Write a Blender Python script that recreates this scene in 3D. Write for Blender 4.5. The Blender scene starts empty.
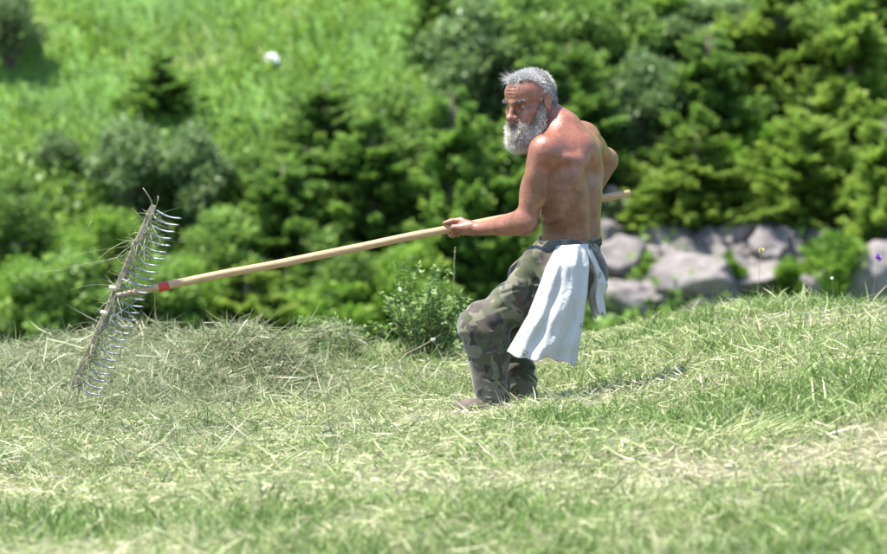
import bpy, math, random, os
import numpy as np
from mathutils import Vector, Matrix

rng = np.random.default_rng(7)
random.seed(7)
SC = bpy.context.scene
COL = SC.collection
R = math.radians

# ------------------------------------------------------------------ camera
PITCH = R(5.0)
FWD = np.array([0.0, math.cos(PITCH), -math.sin(PITCH)])
UPV = np.array([0.0, math.sin(PITCH), math.cos(PITCH)])
RGT = np.array([1.0, 0.0, 0.0])
CAM = -20.0 * FWD + 0.572 * UPV
cam_data = bpy.data.cameras.new('camera')
cam_data.lens = 200.0
cam_data.sensor_width = 36.0
cam_data.clip_end = 1000.0
cam_data.dof.use_dof = True
cam_data.dof.focus_distance = 20.0
cam_data.dof.aperture_fstop = 3.9
cam = bpy.data.objects.new('camera', cam_data)
COL.objects.link(cam)
cam.location = CAM
cam.rotation_euler = (R(90.0) - PITCH, 0.0, 0.0)
SC.camera = cam

# ------------------------------------------------------------------ sky, sun, exposure
SUN_TO = Vector((-0.41, -0.03, 1.12)).normalized()      # towards the sun: high, from the left
world = bpy.data.worlds.new('World')
SC.world = world
world.use_nodes = True
wn = world.node_tree
wn.nodes.clear()
sky = wn.nodes.new('ShaderNodeTexSky')
sky.sky_type = 'NISHITA'
sky.sun_disc = False
sky.sun_elevation = math.asin(SUN_TO.z)
sky.sun_rotation = math.atan2(SUN_TO.x, SUN_TO.y)
sky.altitude = 1400.0
bg = wn.nodes.new('ShaderNodeBackground')
bg.inputs['Strength'].default_value = 0.14
wo = wn.nodes.new('ShaderNodeOutputWorld')
wn.links.new(sky.outputs[0], bg.inputs[0])
wn.links.new(bg.outputs[0], wo.inputs[0])
sun_data = bpy.data.lights.new('sun', 'SUN')
sun_data.energy = 5.0
sun_data.angle = R(0.53)
sun_data.color = (1.0, 0.95, 0.87)
sun = bpy.data.objects.new('sun', sun_data)
COL.objects.link(sun)
sun.location = (-10, 6, 20)
sun.rotation_euler = SUN_TO.to_track_quat('Z', 'Y').to_euler()
SC.view_settings.view_transform = 'Standard'
SC.view_settings.look = 'None'
SC.view_settings.gamma = 1.0
SC.view_settings.exposure = 1.55
SC.render.engine = 'CYCLES'
SC.cycles.use_denoising = True
SC.cycles.max_bounces = 6
SC.cycles.transparent_max_bounces = 6
SC.cycles.sample_clamp_indirect = 6.0

# ------------------------------------------------------------------ frame of the photograph
K = 0.18 / 887.0                                        # metres across one photo pixel, per metre of distance
def W(X, D, U):
    X, D, U = np.broadcast_arrays(np.asarray(X, float), np.asarray(D, float), np.asarray(U, float))
    return CAM + X[..., None] * RGT + D[..., None] * FWD + U[..., None] * UPV
def P(px, py, D):
    return W((px - 443.5) * K * D, D, (277.0 - py) * K * D)
def V(v):
    return Vector((float(v[0]), float(v[1]), float(v[2])))

# ------------------------------------------------------------------ mesh helpers
def make_mesh(name, verts, faces=None, tris=None, quads=None, smooth=True, tint=None):
    me = bpy.data.meshes.new(name)
    verts = np.asarray(verts, dtype=np.float32)
    if faces is not None:
        me.from_pydata([tuple(map(float, v)) for v in verts], [], [tuple(map(int, f)) for f in faces])
    else:
        lists = []
        tot = []
        if quads is not None and len(quads):
            lists.append(np.asarray(quads, np.int32).ravel()); tot.append(np.full(len(quads), 4, np.int32))
        if tris is not None and len(tris):
            lists.append(np.asarray(tris, np.int32).ravel()); tot.append(np.full(len(tris), 3, np.int32))
        loops = np.concatenate(lists); tot = np.concatenate(tot)
        start = np.concatenate([[0], np.cumsum(tot)[:-1]]).astype(np.int32)
        me.vertices.add(len(verts)); me.vertices.foreach_set('co', verts.ravel())
        me.loops.add(len(loops)); me.loops.foreach_set('vertex_index', loops)
        me.polygons.add(len(tot)); me.polygons.foreach_set('loop_start', start)
        me.update(calc_edges=True)
        me.validate()
    if tint is not None and len(me.vertices) == len(tint):
        a = me.attributes.new('tint', 'FLOAT', 'POINT')
        a.data.foreach_set('value', np.asarray(tint, np.float32))
    if smooth:
        me.polygons.foreach_set('use_smooth', np.ones(len(me.polygons), bool))
    return me
def link(name, me, m=None, parent=None):
    o = bpy.data.objects.new(name, me)
    COL.objects.link(o)
    if m is not None and me is not None:
        if not me.materials: me.materials.append(m)
    if parent is not None:
        o.parent = parent
        o.matrix_parent_inverse = Matrix.Translation(-parent.location) if parent.rotation_euler[:] == (0, 0, 0) else parent.matrix_world.inverted()
    return o
def empty(name, loc):
    o = bpy.data.objects.new(name, None)
    COL.objects.link(o)
    o.location = V(loc)
    o.empty_display_size = 0.1
    return o
def tag(o, label=None, cat=None, group=None, kind=None):
    if label: o['label'] = label
    if cat: o['category'] = cat
    if group: o['group'] = group
    if kind: o['kind'] = kind
    return o
def norm(v):
    v = np.asarray(v, float)
    return v / (np.linalg.norm(v, axis=-1, keepdims=True) + 1e-12)

# smooth noise as a sum of random sine waves, for shapes
def waves(seed, n, freq):
    r = np.random.default_rng(seed)
    k = norm(r.normal(size=(n, 3))) * (freq * r.uniform(0.6, 1.6, (n, 1)))
    return k, r.uniform(0, 6.283, n)
def wnoise(p, w):
    k, ph = w
    out = 0
    for i in range(len(ph)):
        out = out + np.sin(p @ k[i] + ph[i])
    return out / math.sqrt(len(ph) * 0.5)

def ribbons(base, d0, length, width, bend, levels=2, side=None, curl=None, tint=None, rg=rng):
    """Tapered blades: base (N,3), d0 first direction, bend (N,3) added along the length."""
    N = len(base)
    d0 = norm(d0)
    if side is None:
        side = np.cross(d0, rg.normal(size=(N, 3)))
    side = norm(side)
    pts = []
    L = np.asarray(length).reshape(-1, 1)
    Wd = np.asarray(width).reshape(-1, 1)
    for i in range(levels + 1):
        t = i / levels
        c = base + d0 * L * t + bend * L * t * t
        if curl is not None:
            c = c + curl * L * math.sin(t * 5.0) * 0.2
        if i < levels:
            w = Wd * (1.0 - 0.75 * t * t) * 0.5
            pts += [c - side * w, c + side * w]
        else:
            pts.append(c)
    nv = 2 * levels + 1
    v = np.stack(pts, 1).reshape(-1, 3)
    o = np.arange(N)[:, None] * nv
    quads = []
    for i in range(levels - 1):
        quads.append(o + np.array([[2 * i, 2 * i + 1, 2 * i + 3, 2 * i + 2]]))
    q = np.concatenate(quads) if quads else np.zeros((0, 4), int)
    t3 = o + np.array([[2 * levels - 2, 2 * levels - 1, 2 * levels]])
    tn = None if tint is None else np.repeat(np.asarray(tint), nv)
    return v, q, t3, tn
def join(parts):
    vs, qs, ts, tn = [], [], [], []
    n = 0
    for v, q, t, a in parts:
        vs.append(v); tn.append(a if a is not None else np.zeros(len(v)))
        if q is not None and len(q): qs.append(np.asarray(q) + n)
        if t is not None and len(t): ts.append(np.asarray(t) + n)
        n += len(v)
    return (np.concatenate(vs), np.concatenate(qs) if qs else None, np.concatenate(ts) if ts else None, np.concatenate(tn))
def tube(path, rad, seg=8, tint=0.5, cap=True):
    path = np.asarray(path, float)
    n = len(path)
    rad = np.broadcast_to(np.asarray(rad, float), (n,))
    tg = norm(np.gradient(path, axis=0))
    ref = np.array([0.0, 0.0, 1.0]) if abs(tg[0][2]) < 0.9 else np.array([1.0, 0.0, 0.0])
    a = norm(np.cross(tg, ref)); b = np.cross(tg, a)
    an = np.arange(seg) * 2 * math.pi / seg
    v = path[:, None, :] + rad[:, None, None] * (np.cos(an)[None, :, None] * a[:, None, :] + np.sin(an)[None, :, None] * b[:, None, :])
    v = v.reshape(-1, 3)
    q = []
    for i in range(n - 1):
        for j in range(seg):
            k = (j + 1) % seg
            q.append((i * seg + j, i * seg + k, (i + 1) * seg + k, (i + 1) * seg + j))
    t = []
    if cap:
        v = np.concatenate([v, path[:1], path[-1:]])
        for j in range(seg):
            k = (j + 1) % seg
            t.append((n * seg, k, j)); t.append((n * seg + 1, (n - 1) * seg + j, (n - 1) * seg + k))
    return v, np.array(q), (np.array(t) if t else None), np.full(len(v), tint)
def mesh_of(name, parts, smooth=True):
    v, q, t, a = join(parts)
    return make_mesh(name, v, quads=q, tris=t, tint=a, smooth=smooth)

# ------------------------------------------------------------------ materials
class Mat:
    def __init__(s, name):
        s.m = bpy.data.materials.new(name); s.m.use_nodes = True
        s.t = s.m.node_tree; s.t.nodes.clear()
        s.out = s.n('ShaderNodeOutputMaterial')
        s.b = s.n('ShaderNodeBsdfPrincipled')
        s.t.links.new(s.b.outputs[0], s.out.inputs[0])
    def n(s, kind, **kw):
        nd = s.t.nodes.new(kind)
        for k, v in kw.items(): setattr(nd, k, v)
        return nd
    def l(s, a, b): s.t.links.new(a, b)
    def setb(s, **kw):
        for k, v in kw.items():
            s.b.inputs[k.replace('_', ' ')].default_value = v
        return s
    def coord(s, scale=1.0, kind='Object'):
        tc = s.n('ShaderNodeTexCoord')
        mp = s.n('ShaderNodeMapping')
        mp.inputs['Scale'].default_value = (scale,) * 3 if not isinstance(scale, tuple) else scale
        s.l(tc.outputs[kind], mp.inputs[0])
        return mp.outputs[0]
    def noise(s, vec, scale, detail=4, rough=0.55, dist=0.0):
        nd = s.n('ShaderNodeTexNoise')
        nd.inputs['Scale'].default_value = scale; nd.inputs['Detail'].default_value = detail
        nd.inputs['Roughness'].default_value = rough; nd.inputs['Distortion'].default_value = dist
        s.l(vec, nd.inputs['Vector'])
        return nd.outputs['Fac']
    def ramp(s, fac, stops, interp='LINEAR'):
        r = s.n('ShaderNodeValToRGB'); r.color_ramp.interpolation = interp
        e = r.color_ramp.elements
        while len(e) < len(stops): e.new(0.5)
        for i, (p, c) in enumerate(stops):
            e[i].position = p; e[i].color = (c[0], c[1], c[2], 1)
        s.l(fac, r.inputs[0])
        return r.outputs[0]
    def mix(s, fac, a, b, mode='MIX'):
        m = s.n('ShaderNodeMix', data_type='RGBA', blend_type=mode)
        for sock, val in ((m.inputs[0], fac), (m.inputs[6], a), (m.inputs[7], b)):
            if hasattr(val, 'links') or hasattr(val, 'is_linked'): s.l(val, sock)
            elif isinstance(val, (int, float)): sock.default_value = val
            else: sock.default_value = (val[0], val[1], val[2], 1)
        return m.outputs[2]
    def attr(s, name='tint'):
        a = s.n('ShaderNodeAttribute'); a.attribute_name = name
        return a.outputs['Fac']
    def bump(s, h, strength=0.3, dist=0.01):
        b = s.n('ShaderNodeBump'); b.inputs['Strength'].default_value = strength; b.inputs['Distance'].default_value = dist
        s.l(h, b.inputs['Height']); s.l(b.outputs[0], s.b.inputs['Normal'])
    def color(s, c): s.l(c, s.b.inputs['Base Color'])
    def translucent(s, col, fac):
        tr = s.n('ShaderNodeBsdfTranslucent'); s.l(col, tr.inputs[0])
        mx = s.n('ShaderNodeMixShader'); mx.inputs[0].default_value = fac
        s.l(s.b.outputs[0], mx.inputs[1]); s.l(tr.outputs[0], mx.inputs[2]); s.l(mx.outputs[0], s.out.inputs[0])

def leaf_mat(name, stops, fac=0.4, rough=0.5, vary=0.12):
    m = Mat(name)
    col = m.ramp(m.attr(), stops)
    oi = m.n('ShaderNodeObjectInfo')
    hs = m.n('ShaderNodeHueSaturation')
    mr = m.n('ShaderNodeMapRange'); mr.inputs[3].default_value = 1 - vary; mr.inputs[4].default_value = 1 + vary
    m.l(oi.outputs['Random'], mr.inputs[0]); m.l(mr.outputs[0], hs.inputs['Value'])
    m.l(col, hs.inputs['Color'])
    m.color(hs.outputs[0]); m.setb(Roughness=rough)
    m.b.inputs['Specular IOR Level'].default_value = 0.35
    m.translucent(hs.outputs[0], fac)
    return m.m
# ------------------------------------------------------------------ terrain shape
DN = np.array([0, 5, 10, 12, 14, 16, 18, 19, 20, 21, 22, 23, 24, 25, 27, 30, 34], float)
XN = np.array([-9, -3, -1.5, 0.2, 0.75, 1.4, 3.0, 9])
TN = np.array([
    [-1.7, -1.5, -1.2, -1.1, -1.0, -.95, -.92, -.88, -.84, -.76, -.66, -.60, -.60, -.68, -1.1, -2.1, -3.1],
    [-1.6, -1.42, -1.12, -.98, -.90, -.86, -.80, -.76, -.70, -.62, -.51, -.44, -.42, -.50, -.95, -2.0, -3.1],
    [-1.6, -1.40, -1.10, -.95, -.85, -.80, -.75, -.71, -.655, -.57, -.47, -.40, -.38, -.46, -.9, -2.0, -3.1],
    [-1.6, -1.35, -1.02, -.90, -.79, -.67, -.560, -.567, -.59, -.54, -.45, -.38, -.37, -.46, -.9, -2.0, -3.1],
    [-1.58, -1.33, -1.01, -.89, -.79, -.68, -.575, -.56, -.49, -.42, -.345, -.295, -.295, -.40, -.85, -1.95, -3.1],
    [-1.55, -1.30, -1.00, -.87, -.75, -.60, -.45, -.385, -.34, -.285, -.225, -.18, -.185, -.29, -.8, -1.9, -3.1],
    [-1.5, -1.2, -.87, -.76, -.64, -.48, -.31, -.25, -.20, -.16, -.13, -.115, -.13, -.24, -.7, -1.8, -3.1],
    [-1.3, -1.0, -.65, -.52, -.4, -.25, -.1, -.03, .03, .08, .11, .13, .12, .02, -.4, -1.5, -3.1]])
_gx = np.arange(-9, 9.01, 0.1); _gd = np.arange(0, 34.01, 0.2)
_T = np.array([np.interp(_gd, DN, r) for r in TN])
_T = np.array([np.interp(_gx, XN, _T[:, j]) for j in range(len(_gd))]).T
for _ in range(4):
    _p = np.pad(_T, 1, mode='edge'); _T = (_p[:-2, 1:-1] + _p[2:, 1:-1] + 2 * _p[1:-1, 1:-1]) / 4
for _ in range(2):
    _p = np.pad(_T, 1, mode='edge'); _T = (_p[1:-1, :-2] + _p[1:-1, 2:] + 2 * _p[1:-1, 1:-1]) / 4
_wt = waves(3, 10, 3.2); _wt2 = waves(4, 10, 9.0)
def near_u(X, D):
    X = np.asarray(X, float); D = np.asarray(D, float)
    fx = np.clip((X + 9) / 0.1, 0, len(_gx) - 1.001); fd = np.clip(D / 0.2, 0, len(_gd) - 1.001)
    i = fx.astype(int); j = fd.astype(int); a = fx - i; b = fd - j
    u = (_T[i, j] * (1 - a) + _T[i + 1, j] * a) * (1 - b) + (_T[i, j + 1] * (1 - a) + _T[i + 1, j + 1] * a) * b
    p = np.stack([X, D, 0 * X], -1)
    return u + 0.013 * wnoise(p, _wt) + 0.006 * wnoise(p, _wt2)
# the heap of raked hay on the left
_wp1 = waves(8, 10, 7.0); _wp2 = waves(9, 10, 18.0)
def heap_h(X, D):
    X = np.asarray(X, float); D = np.asarray(D, float)
    h = 0.205 * np.exp(-(((X + 0.95) / 0.33) ** 2 + ((D - 21.7) / 0.45) ** 2))
    h = h + 0.10 * np.exp(-(((X + 1.75) / 0.55) ** 2 + ((D - 22.6) / 0.7) ** 2))
    h = h + 0.07 * np.exp(-(((X + 1.2) / 0.9) ** 2 + ((D - 22.8) / 0.45) ** 2))
    h = h + 0.07 * np.exp(-(((X + 1.6) / 0.45) ** 2 + ((D - 21.0) / 0.6) ** 2))
    p = np.stack([X, D, 0 * X], -1)
    return h * (1 + .28 * wnoise(p, _wp1) + .16 * wnoise(p, _wp2)).clip(.2, 2)
_wh = waves(5, 12, 0.55); _wh2 = waves(6, 12, 2.2)
def hill_u(X, D):
    X = np.asarray(X, float); D = np.asarray(D, float)
    s = (D - 41.1) * 0.74
    u = -3.1 + 0.55 * np.log1p(np.exp(np.clip(s / 0.55, -30, 60)))      # soft knee from the valley to the slope
    u = np.where(s / 0.55 > 50, -3.1 + s, u)
    p = np.stack([X, D, 0 * X], -1)
    return u + 0.10 * wnoise(p, _wh) + 0.05 * wnoise(p, _wh2)
def hill_at(px, py):
    lo, hi = 38.0, 70.0
    for _ in range(50):
        d = 0.5 * (lo + hi)
        if float(hill_u((px - 443.5) * K * d, d)) < (277 - py) * K * d: lo = d
        else: hi = d
    return d
def near_at(px, D):
    X = (px - 443.5) * K * D
    return W(X, D, near_u(X, D))

# ground sheets
gm = Mat('meadow_soil')
vec = gm.coord(1.0)
col = gm.ramp(gm.noise(vec, 6, 6, 0.65), [(0.3, (.06, .08, .025)), (0.5, (.11, .11, .05)), (0.7, (.18, .145, .08))])
col = gm.mix(gm.noise(vec, 60, 3), col, (.075, .055, .03), 'MIX')
gm.color(col); gm.setb(Roughness=0.95); gm.bump(gm.noise(vec, 90, 4), 0.6, 0.02)
hm = Mat('hillside_turf')
vec = hm.coord(1.0)
col = hm.ramp(hm.noise(vec, 0.9, 6, 0.6), [(0.3, (.05, .10, .02)), (0.55, (.09, .19, .03)), (0.75, (.15, .23, .06))])
hm.color(col); hm.setb(Roughness=0.95); hm.bump(hm.noise(vec, 18, 5), 0.8, 0.06)

def sheet(name, xs, ds, fn, m):
    Xg, Dg = np.meshgrid(xs, ds, indexing='ij')
    v = W(Xg, Dg, fn(Xg, Dg)).reshape(-1, 3)
    n, k = len(xs), len(ds)
    i, j = np.meshgrid(np.arange(n - 1), np.arange(k - 1), indexing='ij')
    a = (i * k + j).ravel()
    q = np.stack([a, a + k, a + k + 1, a + 1], 1)
    o = link(name, make_mesh(name, v, quads=q), m)
    tag(o, kind='structure')
    return o
def steps(*segs):
    out = []
    for a, b, s in segs: out.append(np.arange(a, b, s))
    return np.concatenate(out + [[segs[-1][1]]])
sheet('meadow', steps((-9, -3, .3), (-3, 3, .06), (3, 9, .3)), steps((0, 12, .3), (12, 25, .07), (25, 34, .3)), near_u, gm.m)
sheet('hillside', steps((-90, -12, 3), (-12, 12, .2), (12, 90, 3)), steps((33.9, 40, .5), (40, 56, .2), (56, 130, 3)), hill_u, hm.m)

# ------------------------------------------------------------------ meadow grass close by
grass_m = leaf_mat('grass_blade', [(0.0, (.06, .125, .02)), (0.3, (.155, .25, .055)), (0.58, (.33, .39, .155)), (0.8, (.52, .50, .30)), (1.0, (.60, .52, .38))], 0.33, 0.45, 0.0)
hay_m = leaf_mat('hay_strand', [(0.0, (.10, .14, .05)), (0.3, (.22, .27, .12)), (0.6, (.36, .37, .23)), (0.85, (.50, .46, .32)), (1.0, (.28, .19, .13))], 0.3, 0.5, 0.0)

_wg1 = waves(11, 12, 2.6); _wg2 = waves(12, 12, 8.0)
def scatter_near(n, d0=12.8, d1=24.9, power=0.0):
    D = rng.uniform(d0, d1, n)
    half = 0.09 * D * 1.12 + 0.85
    X = rng.uniform(-1, 1, n) * half
    return X, D
def near_grass():
    parts = []
    # standing mown blades
    X, D = scatter_near(190000)
    pn = np.stack([X, D, 0 * X], -1)
    patch = wnoise(pn, _wg1) * 0.6 + wnoise(pn, _wg2) * 0.5
    hp = heap_h(X, D)
    keep = (rng.random(len(X)) < np.clip(0.75 + 0.45 * patch, 0.15, 1)) & (rng.random(len(X)) > hp * 9)
    X, D, patch = X[keep], D[keep], patch[keep]
    n = len(X)
    base = W(X, D, near_u(X, D) - 0.004)
    tilt = rng.normal(size=(n, 3)) * 0.45; tilt[:, 2] = 0
    d0 = np.array([0, 0, 1.0]) + tilt
    bend = rng.normal(size=(n, 3)) * 0.38; bend[:, 2] = -rng.uniform(0, .35, n)
    L = rng.gamma(4, 0.0115, n) * (1 + 0.42 * patch).clip(.35, 2.0)
    foot = np.exp(-(((X - 0.11) / .13) ** 2 + ((D - 19.5) / .7) ** 2)); L = L * (1 - .75 * foot)
    stubble = rng.random(n) < 0.3
    L = np.where(stubble, L * 0.6, L)
    wd = rng.uniform(0.0025, 0.0062, n)
    tint = np.clip(0.47 - 0.15 * patch + rng.normal(size=n) * 0.2 + stubble * 0.2, 0, 1)
    parts.append(ribbons(base, d0, L, wd, bend, 2, tint=tint))
    # leafy clumps that the scythe left higher
    X, D = scatter_near(6500)
    pn = np.stack([X, D, 0 * X], -1)
    ok = (heap_h(X, D) < .03) & (rng.random(len(X)) < np.clip(.5 + .5 * wnoise(pn, _wg1), .12, 1)) & (np.hypot((X - .11) / .2, (D - 19.5) / .8) > 1)
    X, D = X[ok], D[ok]; k = 16; nc = len(X)
    size = np.repeat(rng.gamma(3, .36, nc).clip(.35, 2.6), k)
    base = np.repeat(W(X, D, near_u(X, D) - .003), k, 0) + rng.normal(size=(nc * k, 3)) * np.array([.018, .018, .0]) * size[:, None]
    d0 = rng.normal(size=(nc * k, 3)) * .55; d0[:, 2] = 1.0
    bend = d0 * .35; bend[:, 2] = -rng.uniform(.1, .6, nc * k)
    tone = np.repeat(rng.normal(.36, .2, nc), k)
    parts.append(ribbons(base, d0, rng.uniform(.03, .085, nc * k) * size, rng.uniform(.0035, .0085, nc * k), bend, 3, tint=np.clip(tone + rng.normal(size=nc * k) * .14, 0, 1)))
    # cut blades lying on top
    X, D = scatter_near(115000)
    pn = np.stack([X, D, 0 * X], -1)
    patch = wnoise(pn, _wg1 ) * 0.5 + wnoise(pn, _wg2) * 0.6
    straw = np.clip(wnoise(np.stack([X, D, 0 * X], -1), waves(17, 10, 1.9)) - .5, 0, 1)
    wgt = np.clip(straw * .4 + 0.66 - 0.5 * patch - 0.15 * np.clip(X, -1, 2), 0.12, 1)
    keep = rng.random(len(X)) < wgt
    X, D, straw = X[keep], D[keep], straw[keep]
    n = len(X)
    base = W(X, D, near_u(X, D) + rng.uniform(0.004, 0.045, n))
    d0 = rng.normal(size=(n, 3)); d0[:, 2] *= 0.35
    bend = rng.normal(size=(n, 3)) * 0.3; bend[:, 2] -= 0.12
    tint = np.clip(rng.normal(0.63, 0.2, n) + .2 * straw, 0, 1)
    parts.append(ribbons(base, d0, rng.gamma(4, .016, n).clip(.02, .12), rng.gamma(4, .0009, n).clip(.0016, .0055), bend, 3, tint=tint))
    return parts
o = link('meadow_grass', mesh_of('meadow_grass', near_grass()), grass_m)
tag(o, 'freshly mown pale green grass and loose clippings covering the near slope', 'grass', kind='stuff')

# small broad-leaved weeds between the blades
def weeds():
    X, D = scatter_near(6000)
    pn = np.stack([X, D, 0 * X], -1)
    keep = (wnoise(pn, waves(15, 10, 5.0)) > 0.0) & (heap_h(X, D) < 0.03)
    X, D = X[keep], D[keep]
    n = len(X); k = 6
    c = np.repeat(W(X, D, near_u(X, D)), k, 0)
    N = n * k
    d0 = rng.normal(size=(N, 3)); d0[:, 2] = rng.uniform(.2, 1.2, N)
    bend = rng.normal(size=(N, 3)) * .15; bend[:, 2] -= .35
    return ribbons(c, d0, rng.uniform(.02, .07, N), rng.uniform(.008, .02, N), bend, 3, tint=np.clip(rng.normal(.36, .17, N), 0, 1))
o = link('ground_weeds', mesh_of('ground_weeds', [weeds()]), grass_m)
tag(o, 'low broad leaved weeds scattered through the mown grass', 'weeds', kind='stuff')

# ------------------------------------------------------------------ raked hay
def hay():
    parts = []
    n = 52000
    X = np.concatenate([rng.normal(-0.95, 0.30, n // 2), rng.normal(-1.6, 0.62, n // 2)])
    D = np.concatenate([rng.normal(21.6, 0.45, n // 2), rng.normal(22.0, 0.85, n // 2)])
    h = heap_h(X, D)
    keep = (h > 0.012) & (D < 24.2)
    X, D, h = X[keep], D[keep], h[keep]
    n = len(X)
    f = rng.random(n) ** 0.6
    base = W(X, D, near_u(X, D) + h * f)
    d0 = rng.normal(size=(n, 3)); d0[:, 2] *= 0.55
    bend = rng.normal(size=(n, 3)) * 0.28; bend[:, 2] -= 0.15
    curl = rng.normal(size=(n, 3)) * 0.35
    L = rng.gamma(4, 0.032, n).clip(.03, .34)
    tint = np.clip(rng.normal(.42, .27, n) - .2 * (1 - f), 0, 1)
    parts.append(ribbons(base - norm(d0) * L[:, None] * .4, d0, L, rng.gamma(4, .00085, n).clip(.0015, .008), bend, 3, curl=curl, tint=tint))
    # thin spread of raked wisps between the heap and the man
    n = 26000
    D = rng.uniform(16.5, 22.5, n); X = rng.normal(-1.0, .75, n)
    pn = np.stack([X, D, 0 * X], -1)
    keep = (rng.random(n) < np.clip(.45 + .5 * wnoise(pn, _wg1) + .3 * wnoise(pn, _wg2), 0, 1) * np.clip((D - 16.5) / 2.5, 0, 1)) & (X < .1)
    X, D = X[keep], D[keep]; n = len(X)
    base = W(X, D, near_u(X, D) + rng.uniform(.015, .06, n))
    d0 = rng.normal(size=(n, 3)); d0[:, 2] *= .4
    parts.append(ribbons(base, d0, rng.gamma(4, .021, n).clip(.03, .2), rng.gamma(4, .0009, n).clip(.0015, .006), rng.normal(size=(n, 3)) * .3, 3, curl=rng.normal(size=(n, 3)) * .35, tint=np.clip(rng.normal(.45, .3, n), 0, 1)))
    return parts
o = link('raked_hay', mesh_of('raked_hay', hay()), hay_m)
tag(o, 'heap of grey green raked hay under the rake on the left', 'hay', kind='stuff')
# ------------------------------------------------------------------ far hillside: rocks
rm = Mat('limestone')
vec = rm.coord(1.0)
n1 = rm.noise(vec, 3.5, 8, 0.65, 0.4)
col = rm.ramp(n1, [(0.25, (.06, .052, .05)), (0.38, (.17, .148, .145)), (0.56, (.26, .228, .225)), (0.8, (.36, .32, .31))])
col = rm.mix(rm.ramp(rm.noise(vec, 9, 5, 0.7), [(0.55, (0, 0, 0)), (0.72, (1, 1, 1))]), col, (.16, .17, .08))
rm.color(col); rm.setb(Roughness=0.9); rm.bump(rm.noise(vec, 7, 10, 0.7), 0.9, 0.08)
import bmesh
def rock_mesh(seed, sx, sy, sz):
    r = np.random.default_rng(seed)
    bm = bmesh.new()
    bmesh.ops.create_icosphere(bm, subdivisions=4, radius=1.0)
    v = np.array([x.co[:] for x in bm.verts])
    # chip the ball with random planes so that it gets flat faces and edges
    for i in range(22):
        nrm = norm(r.normal(size=3)); off = r.uniform(.45, .8)
        dd = v @ nrm - off
        v = v - np.where(dd > 0, dd * 0.93, 0)[:, None] * nrm
    v = v * (1 + 0.05 * wnoise(v, waves(seed + 5, 8, 6.0))[:, None] + 0.03 * wnoise(v, waves(seed + 6, 8, 15.0))[:, None])
    lay = np.sin(v @ norm(r.normal(size=3) + np.array([0, 0, 1.5])) * r.uniform(9, 14) + wnoise(v, waves(seed + 7, 6, 2.5)) * 1.2)
    v = v * (1 - .07 * np.clip(lay - .55, 0, 1)[:, None] * 2.2)
    v = v * np.array([sx, sy, sz])
    f = [[a.index for a in p.verts] for p in bm.faces]
    bm.free()
    return make_mesh('rock', v, tris=np.array(f), smooth=False)
def add_rock(px, py, wpx, hpx, seed, label, rz=0.0, grp='limestone rocks on the far bank', tilt=0.0, m=None):
    d = hill_at(px, py + hpx * 0.35)
    s = K * d
    o = link('boulder', rock_mesh(seed, wpx * s * .78, wpx * s * .6, hpx * s * .86), m or rm.m)
    o.location = V(P(px, py, d)); o.rotation_euler = (0, tilt, rz)
    tag(o, label, 'rock', grp)
add_rock(664, 240, 46, 24, 1, 'small dark topped grey rock just right of the pole end', .2)
add_rock(622, 262, 60, 44, 2, 'pale rounded rock right beside the white cloth', .5)
add_rock(682, 256, 60, 18, 3, 'flat pale slab below the small dark topped rock', -.2, tilt=-.2)
add_rock(630, 298, 66, 36, 4, 'grey rock low behind the white cloth, at the grass edge', 1.0)
add_rock(694, 285, 92, 46, 5, 'wide light grey slab in the middle of the rocky bank', .1)
add_rock(742, 232, 50, 34, 6, 'upper broken rock of the bank under the spruces', .9)
add_rock(722, 244, 30, 22, 26, 'small rock left of the upper broken rock of the bank', .4)
add_rock(776, 254, 46, 40, 7, 'brownish rock in the gully at right centre of the bank', 1.7)
add_rock(748, 281, 56, 22, 8, 'flat grey slab with a dark crack under the gully', .3, tilt=-.25)
add_rock(770, 280, 34, 22, 9, 'narrow pale rock at the right end of the cracked slab', .3, tilt=-.3)
add_rock(866, 288, 88, 56, 10, 'large pinkish pale boulder at the right edge', .4, tilt=-.25)
add_rock(822, 236, 50, 18, 11, 'dim ledge rock below the dark spruce on the right', .2)
add_rock(618, 212, 30, 34, 12, 'grey rock under the end of the pole', .2)
add_rock(757, 208, 16, 26, 13, 'narrow upright rock high in the gully', .2)
add_rock(844, 262, 14, 12, 14, 'small round stone left of the large pale boulder', .2)
add_rock(804, 312, 30, 18, 15, 'low brown rock at the grass edge left of the large boulder', .2)
for i_, (px, py, w_, h_, lb) in enumerate((
    (648, 268, 26, 16, 'small stone wedged right of the rock beside the shirt'), (660, 300, 40, 20, 'grey stone between the low rock and the wide slab'),
    (716, 262, 28, 16, 'small pale stone above the wide slab'), (728, 296, 36, 18, 'low grey stone right of the wide slab'),
    (760, 240, 30, 22, 'grey stone in the gully beside the brownish rock'), (794, 244, 34, 24, 'dull stone under the dark footed spruce'),
    (700, 308, 50, 16, 'low slab just above the grass under the wide slab'), (742, 256, 30, 18, 'stone below the upper broken rock'),
    (640, 236, 30, 18, 'grey stone left of the small dark topped rock'), (886, 312, 40, 26, 'pale stone under the large boulder in the right corner'),
    (800, 270, 24, 16, 'small stone right of the gully'), (608, 238, 30, 30, 'grey rock beside the man\'s waist'))):
    add_rock(px, py, w_, h_, 40 + i_, lb, .7 * i_, tilt=-.15)
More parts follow.
